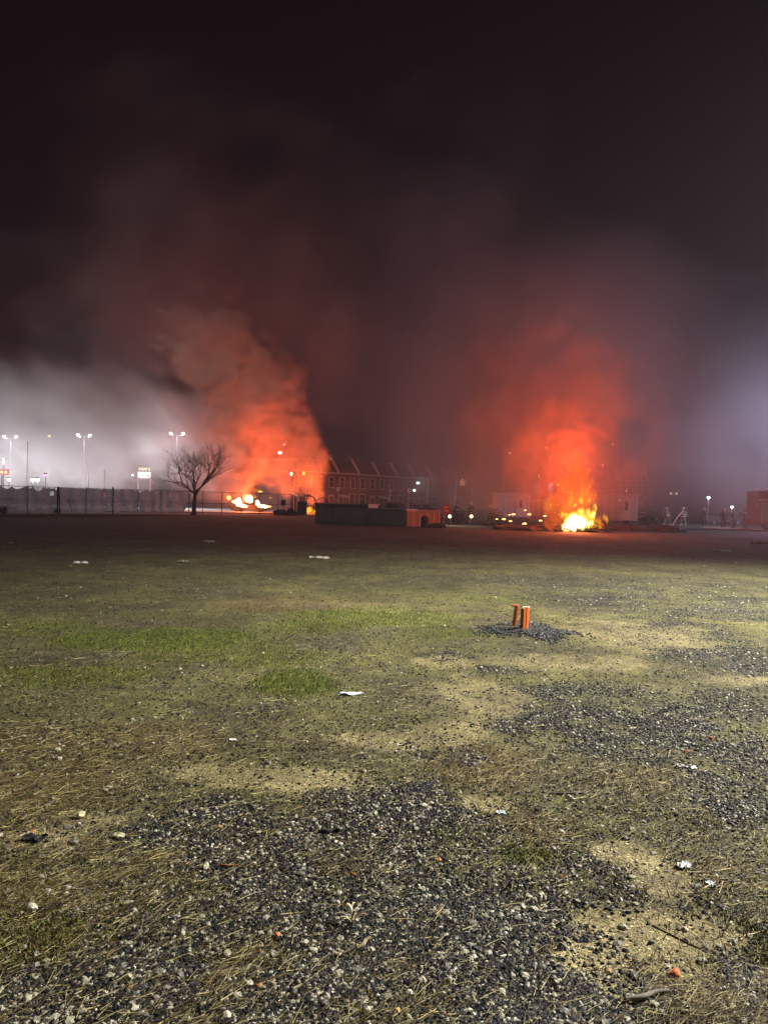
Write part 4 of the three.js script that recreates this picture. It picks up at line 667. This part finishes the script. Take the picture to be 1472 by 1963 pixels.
  for (const [px, py, s, l] of bits) {
    const p = at(px, py, 49), o2 = thing('glowing_debris', l, 'embers', [p.x, 0, p.z], 0), y = Math.max(p.y, 0.1); reseed(px);
    const g = stoneGeometry(px, 1, 0.35); g.scale(s * 0.42, s * 0.17, s * 0.3); g.translate(0, y, 0); mesh('ember', g, glow(4, 1.7, 0.55, 0.1), o2);
    const lg = stoneGeometry(px + 3, 1, 0.35); lg.scale(s * 1.1, Math.min(0.3, y * 0.5), s * 0.8); lg.translate(0, Math.min(0.15, y * 0.25), -0.15); mesh('charred_lump', lg, char[0], o2);
  }
  reseed(36); const heap = thing('debris_heap', 'low heap of broken boards and sticks left of the burning wood pile', 'debris', foot(1020, 48.6));
  for (let i = 0; i < 46; i++) { const x = rr(-1.9, 2.0), a = rr(-0.5, 0.5), l = rr(0.3, 1.6); mesh(i % 3 ? 'stick' : 'board', i % 3 ? bar([x - l / 2, rr(0.02, 0.3), rr(-0.6, 0.5)], [x + l / 2, rr(0.05, 0.55) + a * 0.3, rr(-0.6, 0.5)], rr(0.012, 0.03), 0.012, 5) : box(l, rr(0.02, 0.12), rr(0.08, 0.2)).rotateZ(a * 0.5).translate(x, rr(0.08, 0.3), rr(-0.5, 0.5)), std(0.12, 0.09, 0.07), heap); }
  for (let i = 0; i < 12; i++) { const g = stoneGeometry(500 + i, 1, 0.35); g.scale(rr(0.3, 0.6), rr(0.1, 0.28), rr(0.2, 0.4)); g.translate(rr(-2.4, 2.2), 0.08, rr(-0.5, 0.4)); mesh('rubble', g, std(0.08, 0.07, 0.06), heap); }
  const berm = thing('earth_bank', 'low bank of earth and rubble right of the burning wood pile', 'bank', foot(1225, 54)); for (let i = 0; i < 24; i++) { const g = stoneGeometry(600 + i, 2, 0.16); g.scale(rr(0.5, 1.1), rr(0.2, 0.5), rr(0.4, 0.8)); g.translate(rr(-3.0, 2.6), 0.05, rr(-0.7, 0.7)); mesh('clod', g, std(0.06, 0.05, 0.042), berm); }
}
{
  const w = wreck.position, o = thing('car_fire', 'bright flames filling the windows of the burnt-out car', 'fire', [w.x, 0, w.z]);
  flames([[-2.5, 1.9, 1.0, 0.6, 1.0, 0.5], [-1.9, 1.4, 1.0, 0.55, 0.8, 0.7], [-1.25, 1.35, 1.0, 0.8, 1.3, 1.2], [-0.7, 0.85, 1.05, 0.9, 0.5, 1.0], [0.15, 1.75, 1.0, 0.85, 1.25, 1.25], [-0.1, 0.8, 1.05, 0.8, 0.4, 0.9], [1.0, 2.05, 0.7, 0.5, 0.6, 0.5], [1.5, 2.8, 0.7, 0.8, 0.35, 0.55], [1.3, 1.3, 1.0, 0.7, 1.0, 1.05], [1.9, 0.85, 1.05, 1.25, 0.4, 1.15], [2.9, 2.0, 0.7, 0.55, 0.4, 0.35], [2.8, 0.85, 1.0, 0.6, 0.35, 0.6], [0.8, 3.0, 0.5, 0.9, 0.5, 0.1]], o, { cell: 0.07, sheets: 3, wave: 1.1, amp: 0.5 });
  point(V(w.x - 0.3, 1.6, w.z + 1.9), 1.0, 0.2, 0.055, 220, 30);
  point(V(w.x + 0.5, 3.6, w.z + 1.2), 1.0, 0.115, 0.022, 250, 130);
  point(V(w.x + 2.5, 6.0, w.z + 1.4), 1.0, 0.115, 0.028, 240, 170);
  point(V(w.x + 0.5, 9.0, w.z + 1.0), 1.0, 0.11, 0.022, 290, 200);
  const q = foot(592, 97), o2 = thing('ground_fire', 'fire burning low behind the dark cabinet and the low wall', 'fire', q);
  flames([[0, 0.5, 0, 0.8, 1.1, 0.3], [-0.7, 0.35, 0, 0.6, 0.9, 0.25], [0.7, 0.3, 0, 0.6, 0.9, 0.25]], o2, { cell: 0.08, sheets: 3 });
  for (let i = 0; i < 6; i++) mesh('charred_board', box(1.2, 0.08, 0.2).rotateZ(i * 0.3 - 0.7).translate(i * 0.3 - 0.8, 0.12, -0.1), char[i % 2], o2);
  point(V(q.x, 1.6, q.z + 1), 1.0, 0.16, 0.045, 60, 40);
  point(V(q.x - 0.3, 4.5, q.z - 0.5), 1.0, 0.16, 0.04, 150, 90);
}
// ---------------------------------------------------------------- the street lamp that lights the near ground
{
  const p = V(14, 0, -9), o = thing('street_lamp', 'tall street lamp beside the lot, outside the right edge', 'lamp post', p), H = 10.5;
  mesh('pole', [cyl(0.12, 0.07, H, 0, 0, 0, 10), cyl(0.2, 0.2, 0.3)], paint, o); mesh('arm', tube([[0, H - 0.3, 0], [-0.3, H + 0.25, 0], [-1.4, H + 0.35, 0]], 0.045), paint, o);
  const h = mesh('lamp_head', box(0.62, 0.14, 0.3, -1.6, H + 0.3, 0, 0.05), paint, o); mesh('lens', box(0.4, 0.05, 0.22, -1.6, H + 0.245, 0), glow(9, 7.5, 5), h);
  const s = new THREE.SpotLight(C(1.0, 0.96, 0.84), 3900, 0, 1.08, 0.5, 2); s.position.set(p.x - 1.6, H + 0.2, p.z); s.target.position.set(p.x - 4.5, 0, p.z); s.castShadow = true; s.shadow.radius = 10; scene.add(s, s.target);
}
// ---------------------------------------------------------------- people
function skinMesh(caps, lo, hi, cell, k) {                       // one continuous surface round tapered bones
  const size = V().subVectors(hi, lo), half = Math.max(size.x, size.y, size.z) / 2 + 0.05, mid = V().addVectors(lo, hi).multiplyScalar(0.5), res = Math.min(110, Math.ceil((2 * half) / cell));
  const mc = new MarchingCubes(res, new THREE.MeshBasicMaterial(), false, false, 60000); mc.isolation = 0;
  const B = caps.map(([a, b, ra, rb, c]) => { const A = V(...a), D = V(...b).sub(A); return { A, D, l: Math.max(D.lengthSq(), 1e-8), ra, rb, c }; });
  const dist = (x, y, z, q) => { const px = x - q.A.x, py = y - q.A.y, pz = z - q.A.z, t = clamp((px * q.D.x + py * q.D.y + pz * q.D.z) / q.l, 0, 1); return Math.hypot(px - q.D.x * t, py - q.D.y * t, pz - q.D.z * t) - (q.ra + (q.rb - q.ra) * t); };
  const s = mc.size, hs = mc.halfsize;
  for (let z = 0; z < s; z++) for (let y = 0; y < s; y++) for (let x = 0; x < s; x++) {
    const wx = ((x - hs) / hs) * half + mid.x, wy = ((y - hs) / hs) * half + mid.y, wz = ((z - hs) / hs) * half + mid.z; let d = 9;
    for (const q of B) { const e = dist(wx, wy, wz, q); if (e > d + k) continue; const h = clamp(0.5 + (0.5 * (d - e)) / k, 0, 1); d = d + (e - d) * h - k * h * (1 - h); }
    mc.field[x + y * s + z * s * s] = -d;
  }
  mc.update();
  const n = mc.count, pos = new Float32Array(n * 3), col = new Float32Array(n * 3);
  for (let i = 0; i < n; i++) {
    const x = mc.positionArray[i * 3] * half + mid.x, y = mc.positionArray[i * 3 + 1] * half + mid.y, z = mc.positionArray[i * 3 + 2] * half + mid.z; pos.set([x, y, z], i * 3);
    let best = 9, c = B[0].c; for (const q of B) { const e = dist(x, y, z, q); if (e < best) { best = e; c = q.c; } } col.set(c, i * 3);
  }
  const g = new THREE.BufferGeometry(); g.setAttribute('position', new THREE.BufferAttribute(pos, 3)); g.setAttribute('color', new THREE.BufferAttribute(col, 3));
  const w = mergeVertices(g, 1e-4); w.computeVertexNormals(); return w.toNonIndexed();
}
function hand(at_, dir, side, c) {                                     // palm, four unequal bent fingers and a thumb from the palm's side
  const caps = [], f = V(...dir).normalize(), up = Math.abs(f.y) > 0.9 ? V(0, 0, 1) : V(0, 1, 0), s = V().crossVectors(f, up).normalize().multiplyScalar(side), n = V().crossVectors(s, f), o = V(...at_);
  const P = (a, b, d) => o.clone().addScaledVector(f, a).addScaledVector(s, b).addScaledVector(n, d).toArray();
  caps.push([P(0, 0, 0), P(0.03, 0, 0), 0.022, 0.024, c], [P(0.05, 0.022, 0), P(0.085, 0.026, 0), 0.018, 0.015, c], [P(0.05, -0.022, 0), P(0.085, -0.026, 0), 0.018, 0.015, c]);
  [[-0.03, 0.07], [-0.01, 0.078], [0.011, 0.073], [0.031, 0.058]].forEach(([b, l]) => { caps.push([P(0.085, b, 0), P(0.085 + l * 0.5, b * 1.1, -0.008), 0.0095, 0.009, c], [P(0.085 + l * 0.5, b * 1.1, -0.008), P(0.085 + l * 0.85, b * 1.1, -0.035), 0.009, 0.0075, c]); });
  caps.push([P(0.035, -0.03, 0), P(0.065, -0.062, -0.01), 0.0115, 0.0105, c], [P(0.065, -0.062, -0.01), P(0.1, -0.066, -0.025), 0.0105, 0.0085, c]);
  const b = new THREE.Box3(); caps.forEach((q) => { b.expandByPoint(V(...q[0])); b.expandByPoint(V(...q[1])); }); b.expandByScalar(0.03);
  return skinMesh(caps, b.min, b.max, 0.0065, 0.008);
}
const bodyMat = new THREE.MeshStandardMaterial({ vertexColors: true, roughness: 0.85 });
const reflective = std(0.85, 0.82, 0.72, 0.3);
// o: coat, legs, boots, skin colours; lf, rf feet; lh, rh hands; hip, chest, head offsets; helmet colour, stripes
function person(label, p, turn, o, group) {
  const t = thing('person', label, 'person', p, turn, group), c = o.coat, l = o.pants, bt = o.boots ?? [0.02, 0.02, 0.02], sk = o.skin ?? [0.3, 0.2, 0.15];
  const hip = o.hip ?? [0, 0.94, 0], ch = o.chest ?? [0, 1.36, 0.02], hd = o.head ?? [ch[0], ch[1] + 0.32, ch[2] + 0.03], lf = o.lf ?? [0.12, 0, 0], rf = o.rf ?? [-0.12, 0, 0.05], lh = o.lh ?? [0.3, 0.82, 0.1], rh = o.rh ?? [-0.3, 0.82, 0.1];
  const mid = (a, b, dx, dy, dz) => [(a[0] + b[0]) / 2 + dx, (a[1] + b[1]) / 2 + dy, (a[2] + b[2]) / 2 + dz], add = (a, x, y, z) => [a[0] + x, a[1] + y, a[2] + z];
  const hl = add(hip, 0.1, -0.03, 0), hr = add(hip, -0.1, -0.03, 0), al = add(lf, 0, 0.09, -0.03), ar = add(rf, 0, 0.09, -0.03), kl = mid(hl, al, 0.015, 0.02, 0.06), kr = mid(hr, ar, -0.015, 0.02, 0.06);
  const sl = add(ch, 0.19, 0.06, 0), sr = add(ch, -0.19, 0.06, 0), el = o.el ?? mid(sl, lh, 0.05, -0.03, -0.06), er = o.er ?? mid(sr, rh, -0.05, -0.03, -0.06), b = o.bulk ?? 1;
  const caps = [
    [hip, ch, 0.145 * b, 0.165 * b, c], [add(ch, -0.11, 0.03, 0), add(ch, 0.11, 0.03, 0), 0.105 * b, 0.105 * b, c], [add(ch, 0, 0.05, 0), add(hd, 0, -0.08, 0), 0.06, 0.055, sk],
    [add(hd, 0, -0.04, 0.015), add(hd, 0, 0.03, 0), 0.075, 0.098, sk], [add(hd, 0, -0.01, 0.09), add(hd, 0, -0.025, 0.115), 0.014, 0.018, sk], [add(hd, 0.095, 0, 0), add(hd, 0.1, -0.03, 0), 0.015, 0.012, sk], [add(hd, -0.095, 0, 0), add(hd, -0.1, -0.03, 0), 0.015, 0.012, sk],
    [add(hd, 0, 0.05, -0.03), add(hd, 0, 0.02, -0.05), 0.09, 0.085, o.hair ?? [0.02, 0.015, 0.012]],
    [hl, kl, 0.095 * b, 0.065 * b, l], [kl, al, 0.064 * b, 0.046 * b, l], [hr, kr, 0.095 * b, 0.065 * b, l], [kr, ar, 0.064 * b, 0.046 * b, l],
    [add(lf, 0, 0.05, -0.05), add(lf, 0.01, 0.04, 0.13), 0.05, 0.04, bt], [add(rf, 0, 0.05, -0.05), add(rf, -0.01, 0.04, 0.13), 0.05, 0.04, bt],
    [sl, el, 0.065 * b, 0.05 * b, c], [el, lh, 0.048 * b, 0.034 * b, c], [sr, er, 0.065 * b, 0.05 * b, c], [er, rh, 0.048 * b, 0.034 * b, c],
  ];
  const bx = new THREE.Box3(); caps.forEach((q) => { bx.expandByPoint(V(...q[0])); bx.expandByPoint(V(...q[1])); }); bx.expandByScalar(0.15);
  const hv = (h, e) => [h[0] - e[0], h[1] - e[1], h[2] - e[2]], gc = o.gloves ?? sk;
  const parts = [skinMesh(caps, bx.min, bx.max, 0.019, 0.045), hand(lh, hv(lh, el), 1, gc), hand(rh, hv(rh, er), -1, gc)].map((g) => { for (const n of Object.keys(g.attributes)) if (!['position', 'normal', 'color'].includes(n)) g.deleteAttribute(n); return g; });
  const m = new THREE.Mesh(mergeGeometries(parts), bodyMat); m.name = 'body'; m.castShadow = m.receiveShadow = true; t.add(m);
  if (o.helmet) mesh('helmet', new THREE.LatheGeometry([[0.19, 0], [0.185, 0.015], [0.125, 0.03], [0.118, 0.08], [0.085, 0.14], [0.03, 0.165], [0, 0.167]].map((v) => new THREE.Vector2(...v)), 16).scale(0.95, 1, 1.15).translate(hd[0], hd[1] + 0.04, hd[2] - 0.01), std(...o.helmet, 0.4), t);
  const ring = (a, bb, k, r) => { const A = V(...a), D = V(...bb).sub(A), g = new THREE.CylinderGeometry(r, r, 0.06, 14, 1, true); g.applyQuaternion(new THREE.Quaternion().setFromUnitVectors(V(0, 1, 0), D.clone().normalize())); const q = A.addScaledVector(D, k); g.translate(q.x, q.y, q.z); return g; };
  if (o.stripes) {
    for (const k of [0.12, 0.62]) mesh('reflective_stripe', ring(hip, ch, k, 0.185 * b), reflective, t);
    for (const [a, bb] of [[el, lh], [er, rh]]) mesh('reflective_stripe', ring(a, bb, 0.6, 0.06 * b), reflective, t);
    for (const [a, bb] of [[kl, al], [kr, ar]]) mesh('reflective_stripe', ring(a, bb, 0.65, 0.075 * b), reflective, t);
  }
  if (o.tank) mesh('air_tank', new THREE.CapsuleGeometry(0.085, 0.4, 4, 10).translate(ch[0], ch[1] - 0.12, ch[2] - 0.24 * b), std(0.6, 0.55, 0.4, 0.4), t);
  return t;
}
const tan = [0.2, 0.155, 0.095], dark = [0.012, 0.012, 0.015], turnout = { coat: tan, pants: tan, boots: [0.5, 0.48, 0.4], gloves: [0.4, 0.36, 0.3], helmet: [0.6, 0.55, 0.45], stripes: 1, bulk: 1.28 };
const P1 = foot(1277, 71), P2 = foot(1309, 71);
person('firefighter leaning forward with legs apart, left end of the hose crew', P1, 0.35, { ...turnout, hip: [0, 0.88, 0], chest: [-0.12, 1.3, 0.08], lf: [0.38, 0, 0.1], rf: [-0.36, 0, 0], lh: [0.2, 0.98, 0.3], rh: [0.02, 0.9, 0.34], tank: 1 }, 'hose crew');
person('firefighter standing with the pale hose over the shoulder', P2, -0.5, { ...turnout, lf: [0.24, 0, 0.02], rf: [-0.2, 0, 0.05], lh: [0.36, 1.1, 0.22], rh: [-0.22, 1.32, 0.3], er: [-0.42, 1.2, 0.1], tank: 1 }, 'hose crew');
{
  const o = thing('fire_hose', 'pale fire hose sloping from a firefighter’s shoulder down to the ground', 'hose', P2), g = P1.clone().sub(P2);
  mesh('hose', tube([[0.25, 1.42, -0.35], [-0.05, 1.55, 0.02], [-0.22, 1.40, 0.28], [-0.75, 0.85, 0.4], [g.x * 0.75, 0.12, 0.5], [g.x * 0.95, 0.05, 0.6], [g.x - 1.6, 0.045, 0.5]], 0.05, 40, 7), std(0.6, 0.52, 0.4, 0.7), o);
  mesh('nozzle', bar([0.25, 1.42, -0.35], [0.55, 1.36, -0.45], 0.05, 0.035, 8), std(0.3, 0.28, 0.2, 0.4), o);
  const b = foot(1345, 66), e = foot(1475, 61), h = thing('fire_hose', 'pale flat hose lying along the ground under the dark standing figures', 'hose', b), d = e.clone().sub(b);
  mesh('hose', tube([[0, 0.07, 0], [d.x * 0.2, 0.07, d.z * 0.2 + 0.3], [d.x * 0.45, 0.07, d.z * 0.45 - 0.2], [d.x * 0.7, 0.07, d.z * 0.7 + 0.15], [d.x, 0.07, d.z], [d.x + 3, 0.07, d.z + 1]], 0.06, 40, 6), std(0.62, 0.55, 0.55, 0.7), h);
}
person('person in a dark coat with light trim, left of the three dark standing figures', foot(1348, 70), 0.7, { coat: dark, pants: dark, lh: [0.24, 1.1, 0.2], rh: [-0.3, 0.9, 0.12], helmet: [0.4, 0.2, 0.2], bulk: 1.15, stripes: 0, boots: [0.4, 0.35, 0.35] });
person('person in dark clothes standing with arms down, left of a pair', foot(1387, 67), -0.3, { coat: dark, pants: [0.015, 0.015, 0.02], bulk: 1.1 });
person('person in dark clothes standing under the lower floodlight', foot(1405, 67.3), 0.4, { coat: [0.03, 0.025, 0.03], pants: dark, bulk: 1.15, lh: [0.32, 1.0, 0.1], rh: [-0.33, 0.95, 0.1] });
person('person in dark clothes raising both arms to eye level near the white post', foot(1428, 64), -2.6, { coat: [0.025, 0.025, 0.035], pants: dark, lh: [0.1, 1.56, 0.42], rh: [-0.1, 1.56, 0.42], el: [0.26, 1.26, 0.3], er: [-0.26, 1.26, 0.3], bulk: 1.05 });
person('firefighter in dark gear and dark helmet with small reflective patches', foot(875, 63.5), 0.2, { coat: dark, pants: dark, helmet: [0.1, 0.1, 0.1], bulk: 1.15, stripes: 1, lh: [0.2, 1.12, 0.28], gloves: [0.3, 0.3, 0.4] });
person('firefighter in pale helmet and dark gear with bright coat stripes, by the corner house', foot(902, 63), -0.15, { coat: dark, pants: dark, helmet: [0.7, 0.68, 0.62], bulk: 1.2, stripes: 1, lh: [0.28, 0.95, 0.22] });
for (const [px, py, d, l] of [[862, 990, 58, 'bright hand lamp on the ground left of the two dark firefighters'], [903, 990, 58, 'bright hand lamp on the ground below the firefighter with the pale helmet']]) {
  const t = at(px, py, d), o = thing('hand_lamp', l, 'lamp', [t.x, 0, t.z], 0, 'hand lamps by the two dark firefighters'); mesh('stand', [cyl(0.12, 0.1, t.y - 0.12), cyl(0.02, 0.02, 0.1, 0, t.y - 0.12)], steel, o);
  const h = mesh('housing', new THREE.CylinderGeometry(0.13, 0.1, 0.16, 12).rotateX(1.5708).translate(0, t.y, -0.09), steel, o); mesh('lens', new THREE.SphereGeometry(0.12, 10, 8).scale(1, 1, 0.5).translate(0, t.y, 0.02), glow(9, 6.5, 3.2), h); point(V(t.x, t.y, t.z + 0.02), 1, 0.75, 0.42, 9, 5);
}
{
  const p = foot(1434, 62), o = thing('marker_post', 'slim red and white post beside the figure with raised arms', 'post', p), H = 1.9; for (let i = 0; i < 4; i++) mesh('band', cyl(0.035, 0.035, H / 4, 0, 0.04 + (i * H) / 4), i % 2 ? std(0.5, 0.1, 0.1) : std(0.75, 0.72, 0.72), o); mesh('base', cyl(0.16, 0.14, 0.05), std(0.6, 0.55, 0.55), o);
}
// ---------------------------------------------------------------- the two orange stakes
{
  const wood = (k) => std(0.85 * k, 0.20 * k, 0.03 * k, 0.6, { map: grain(128, 16, 0.72, 1.08, 3.1 + k) });
  const front = gnd(1004, 1217), yF = rise(front.x, front.z), s = thing('survey_stake', 'nearer fluorescent orange wooden stake with a split down its front', 'stake', [front.x, yF - 0.03, front.z], 0.35);
  mesh('board', box(0.036, 0.30, 0.06, -0.021, 0, 0, 0.004), wood(0.8), s); mesh('board', box(0.040, 0.315, 0.06, 0.021, 0, 0.004, 0.004), wood(1), s); mesh('back_board', box(0.07, 0.29, 0.02, 0, 0, -0.043, 0.003), wood(0.9), s); s.rotation.z = -0.04;
  const back = gnd(984, 1200), yB = rise(back.x, back.z), t = thing('survey_stake', 'farther fluorescent orange stake leaning right with a bent lip at its top', 'stake', [back.x, yB - 0.03, back.z], -0.2);
  mesh('board', box(0.045, 0.31, 0.028, 0, 0, 0, 0.004), wood(1), t); mesh('side_board', box(0.018, 0.30, 0.045, 0.026, 0, -0.02, 0.003), wood(0.85), t); mesh('lip', box(0.05, 0.02, 0.03, -0.038, 0.288, 0, 0.004), wood(1.05), t); t.rotation.z = -0.10;
  reseed(71); const m = gnd(1012, 1216), im = [];
  const c = thing('earth_mound', 'low mound of black crushed stone round the orange stakes', 'mound', [m.x, 0, m.z]), black = [std(0.014, 0.015, 0.019, 0.6), std(0.03, 0.031, 0.035, 0.55), std(0.07, 0.07, 0.07, 0.6)];
  const bins = [[], [], []]; for (let i = 0; i < 4200; i++) { const x = gauss() * 0.25 + (rnd() < 0.5 ? -0.12 : 0.12), z = gauss() * 0.17 * (1 + 0.5 * Math.sin(x * 9)), q = rr(0.008, 0.021), g = stoneGeometry(i % 40, 0, 0.4); if (Math.abs(x) > 0.8 || rnd() < Math.abs(x)) continue; g.scale(q, q * 0.7, q); g.rotateY(rr(0, 6)); g.translate(x, rise(m.x + x, m.z + z) + q * 0.3 + rr(0, 0.012), z); bins[rnd() < 0.62 ? 0 : rnd() < 0.9 ? 1 : 2].push(g); }
  bins.forEach((b, i) => { const k = mesh('crushed_stone', b, black[i], c); k.userData.kind = 'stuff'; });
}
// ---------------------------------------------------------------- litter
function sheetGeometry(w, d, amp, seed, n = 9) {                       // a crumpled sheet with a little thickness
  const top = new THREE.PlaneGeometry(w, d, n, n).rotateX(-Math.PI / 2), p = top.attributes.position;
  for (let i = 0; i < p.count; i++) { const x = p.getX(i), z = p.getZ(i), e = 1 + 0.35 * N3(x / w * 4 + seed, seed, z / d * 4); p.setXYZ(i, x * e, amp * (0.5 + Math.abs(N3(x / w * 3 + seed, 3, z / d * 3)) * 1.8), z * e); }
  top.computeVertexNormals(); const bot = top.clone(); bot.translate(0, -0.002, 0); const ix = bot.index.array; for (let i = 0; i < ix.length; i += 3) { const t = ix[i]; ix[i] = ix[i + 1]; ix[i + 1] = t; } bot.computeVertexNormals(); return [top, bot];
}
const paper = std(0.78, 0.80, 0.84, 0.7), foam = std(0.82, 0.82, 0.78, 0.6), ink = std(0.02, 0.02, 0.024, 0.45);
for (const [px, py, w, d, amp, turn, mat, name, label, cat] of [
  [673, 1331, 0.19, 0.08, 0.018, 0.25, paper, 'torn_paper', 'torn strip of white paper lying on the thin grass in mid-ground', 'paper'],
  [403, 1043, 0.42, 0.22, 0.09, 0.3, std(0.5, 0.48, 0.46), 'paper_scrap', 'pale scrap on the dark ground below the burning car', 'litter'],
  [612, 1073, 0.55, 0.14, 0.07, 0.1, std(0.62, 0.58, 0.46), 'paper_scrap', 'long pale scrap with an upturned end in the dark middle of the lot', 'litter'],
  [28, 1043, 0.3, 0.2, 0.05, 0.3, std(0.3, 0.3, 0.3), 'paper_scrap', 'faint grey scrap near the left edge', 'litter'],
  [352, 1080, 0.25, 0.14, 0.04, 0.3, std(0.35, 0.33, 0.3), 'paper_scrap', 'small grey scrap right of the white foam box', 'litter'],
  [1389, 1058, 0.4, 0.16, 0.04, 0.1, paper, 'paper_scrap', 'white scrap lying in front of the dark standing figures', 'litter'],
  [1367, 1056, 0.45, 0.2, 0.03, 0.4, std(0.45, 0.46, 0.5), 'paper_scrap', 'greyish flat scrap left of the white one at the far right', 'litter'],
  [1275, 1039, 0.5, 0.2, 0.04, 0.2, std(0.4, 0.42, 0.44), 'paper_scrap', 'dull flat scrap in front of the hose crew', 'litter'],
  [1457, 1047, 0.75, 0.4, 0.16, 0.1, std(0.55, 0.10, 0.12), 'red_cloth', 'crumpled red cloth lying at the right edge', 'cloth'],
  [1468, 1041, 0.5, 0.2, 0.06, 0.1, paper, 'paper_scrap', 'white scrap just beyond the red cloth', 'litter'],
  [66, 1612, 0.10, 0.06, 0.02, -0.3, ink, 'plastic_scrap', 'black plastic scrap on the sandy patch at the left', 'litter'],
  [57, 1603, 0.03, 0.03, 0.01, 0.2, std(0.6, 0.58, 0.5), 'paper_chip', 'pale chip touching the black plastic scrap', 'litter'],
  [447, 1420, 0.045, 0.03, 0.012, 0.2, paper, 'paper_chip', 'small white chip on the brown grass left of centre', 'litter'],
  [959, 1561, 0.05, 0.035, 0.012, 0.2, std(0.6, 0.72, 0.85), 'paper_chip', 'pale blue chip on the right half of the lot', 'litter'],
  [1309, 1667, 0.055, 0.04, 0.02, 0.1, paper, 'paper_chip', 'white crumpled bit beside the sandy patch at the right', 'litter'],
  [1362, 1700, 0.03, 0.05, 0.012, 0.2, std(0.55, 0.6, 0.7), 'paper_chip', 'pale bluish bit right of the sandy patch', 'litter'],
  [1310, 1472, 0.10, 0.03, 0.015, 0.1, ink, 'plastic_scrap', 'black scrap with a white end on the right-hand gravel', 'litter'],
  [1325, 1474, 0.06, 0.03, 0.012, 0.1, paper, 'paper_chip', 'white end of torn litter beside the black scrap', 'litter'],
  [1009, 1166, 0.11, 0.05, 0.012, 0.2, std(0.6, 0.62, 0.56), 'paper_scrap', 'flat pale scrap behind the orange stakes', 'litter'],
]) {
  const p = gnd(px, py); p.y = rise(p.x, p.z) - 0.002; const o = thing(name, label, cat, p, turn); mesh('sheet', sheetGeometry(w, d, amp, px * 0.37), mat, o);
}
{
  const p = gnd(155, 1079); p.y = rise(p.x, p.z); const o = thing('foam_box', 'open white foam takeaway box lying in the dark left part of the lot', 'box', p, 0.1); o.scale.setScalar(0.55);
  for (const s of [-1, 1]) { const g = mesh(s < 0 ? 'tray' : 'lid', new THREE.SphereGeometry(0.17, 14, 8, 0, 6.29, 0, 1.5708).scale(1, 0.55, 0.8).translate(s * 0.165, 0, 0), foam, o); mesh('rim', new THREE.TorusGeometry(0.165, 0.012, 5, 18).rotateX(1.5708).scale(1, 1, 0.8).translate(s * 0.165, 0.008, 0), foam, g); }
  reseed(83);
  for (const [px, py, r, c, label, cat] of [[1293, 1869, 0.016, [0.55, 0.13, 0.03], 'orange-red brick fragment on the sandy patch at lower right', 'brick fragment'], [531, 1797, 0.012, [0.6, 0.2, 0.06], 'orange brick chip on the black gravel, lower left of centre', 'brick fragment'], [1361, 1418, 0.018, [0.3, 0.09, 0.04], 'dull red brick chip on the right-hand gravel', 'brick fragment'], [1316, 1442, 0.016, [0.36, 0.12, 0.05], 'orange brick chip below the dull red one at the right', 'brick fragment'], [666, 1739, 0.01, [0.6, 0.42, 0.1], 'yellow pebble just above the dry weed', 'pebble'], [762, 1943, 0.009, [0.62, 0.36, 0.08], 'amber pebble at the bottom centre', 'pebble'], [434, 1950, 0.015, [0.55, 0.48, 0.36], 'cream pebble at the bottom left of centre', 'pebble'], [961, 1908, 0.013, [0.55, 0.52, 0.44], 'round cream pebble at the bottom right of centre', 'pebble'], [154, 1567, 0.022, [0.58, 0.54, 0.3], 'pale yellow pebble above the black plastic scrap', 'pebble'], [62, 1746, 0.02, [0.6, 0.58, 0.48], 'flat white pebble near the left edge', 'pebble'], [229, 1605, 0.021, [0.55, 0.5, 0.34], 'largest flat pebble of the pale cluster at left', 'pebble']]) {
    const q = gnd(px, py); q.y = rise(q.x, q.z) + r * 0.45; const g = stoneGeometry(Math.round(px), 1, 0.3); g.scale(r * 1.2, r * 0.75, r); const m = mesh(cat.replace(' ', '_'), g, std(...c, 0.7)); m.position.copy(q); m.rotation.y = rr(0, 6); tag(m, label, cat);
  }
  const wp = gnd(674, 1772), w = thing('dry_weed', 'small dry weed with pale stems on the black gravel', 'weed', [wp.x, rise(wp.x, wp.z), wp.z]); reseed(88);
  for (let i = 0; i < 16; i++) { const t = rr(0, 6.28), l = rr(0.04, 0.10); mesh('stem', tube([[0, 0, 0], [Math.cos(t) * l * 0.4, l * 0.5, Math.sin(t) * l * 0.4], [Math.cos(t) * l * 0.8, l * 0.62, Math.sin(t) * l * 0.8]], 0.0014, 6, 4), std(0.6, 0.54, 0.36), w); }
  mesh('seed_head', new THREE.SphereGeometry(0.012, 8, 6).scale(1, 1.3, 0.8).translate(-0.01, 0.055, 0), std(0.75, 0.75, 0.7), w);
  for (const [px, py, L, r, turn, c, label] of [[1240, 1913, 0.16, 0.009, 0.25, [0.2, 0.18, 0.15], 'grey weathered stick at the bottom of the sandy patch'], [697, 1812, 0.075, 0.008, 0.9, [0.28, 0.22, 0.13], 'short pale wood chip on the black gravel in the bottom centre'], [1085, 1522, 0.2, 0.006, 0.05, [0.05, 0.045, 0.04], 'dark thin twig on the right half of the lot'], [632, 1595, 0.09, 0.012, 0.1, [0.01, 0.01, 0.01], 'black charred splinter on the gravel in the middle'], [1300, 1800, 0.22, 0.003, -0.9, [0.1, 0.06, 0.035], 'thin brown twig crossing the sandy patch'], [440, 1663, 0.09, 0.006, -0.1, [0.28, 0.13, 0.05], 'rusty brown twig on the gravel left of centre']]) {
    const q = gnd(px, py); q.y = rise(q.x, q.z) + r * 0.8; const o = thing('stick', label, 'stick', q, turn); mesh('wood', tube([[-L / 2, 0, 0], [-L * 0.15, r * 0.6, r], [L * 0.2, r * 0.2, -r * 0.6], [L / 2, r * 0.5, 0.3 * r]], r, 10, 6), std(...c), o);
  }
}
renderer.render(scene, camera);
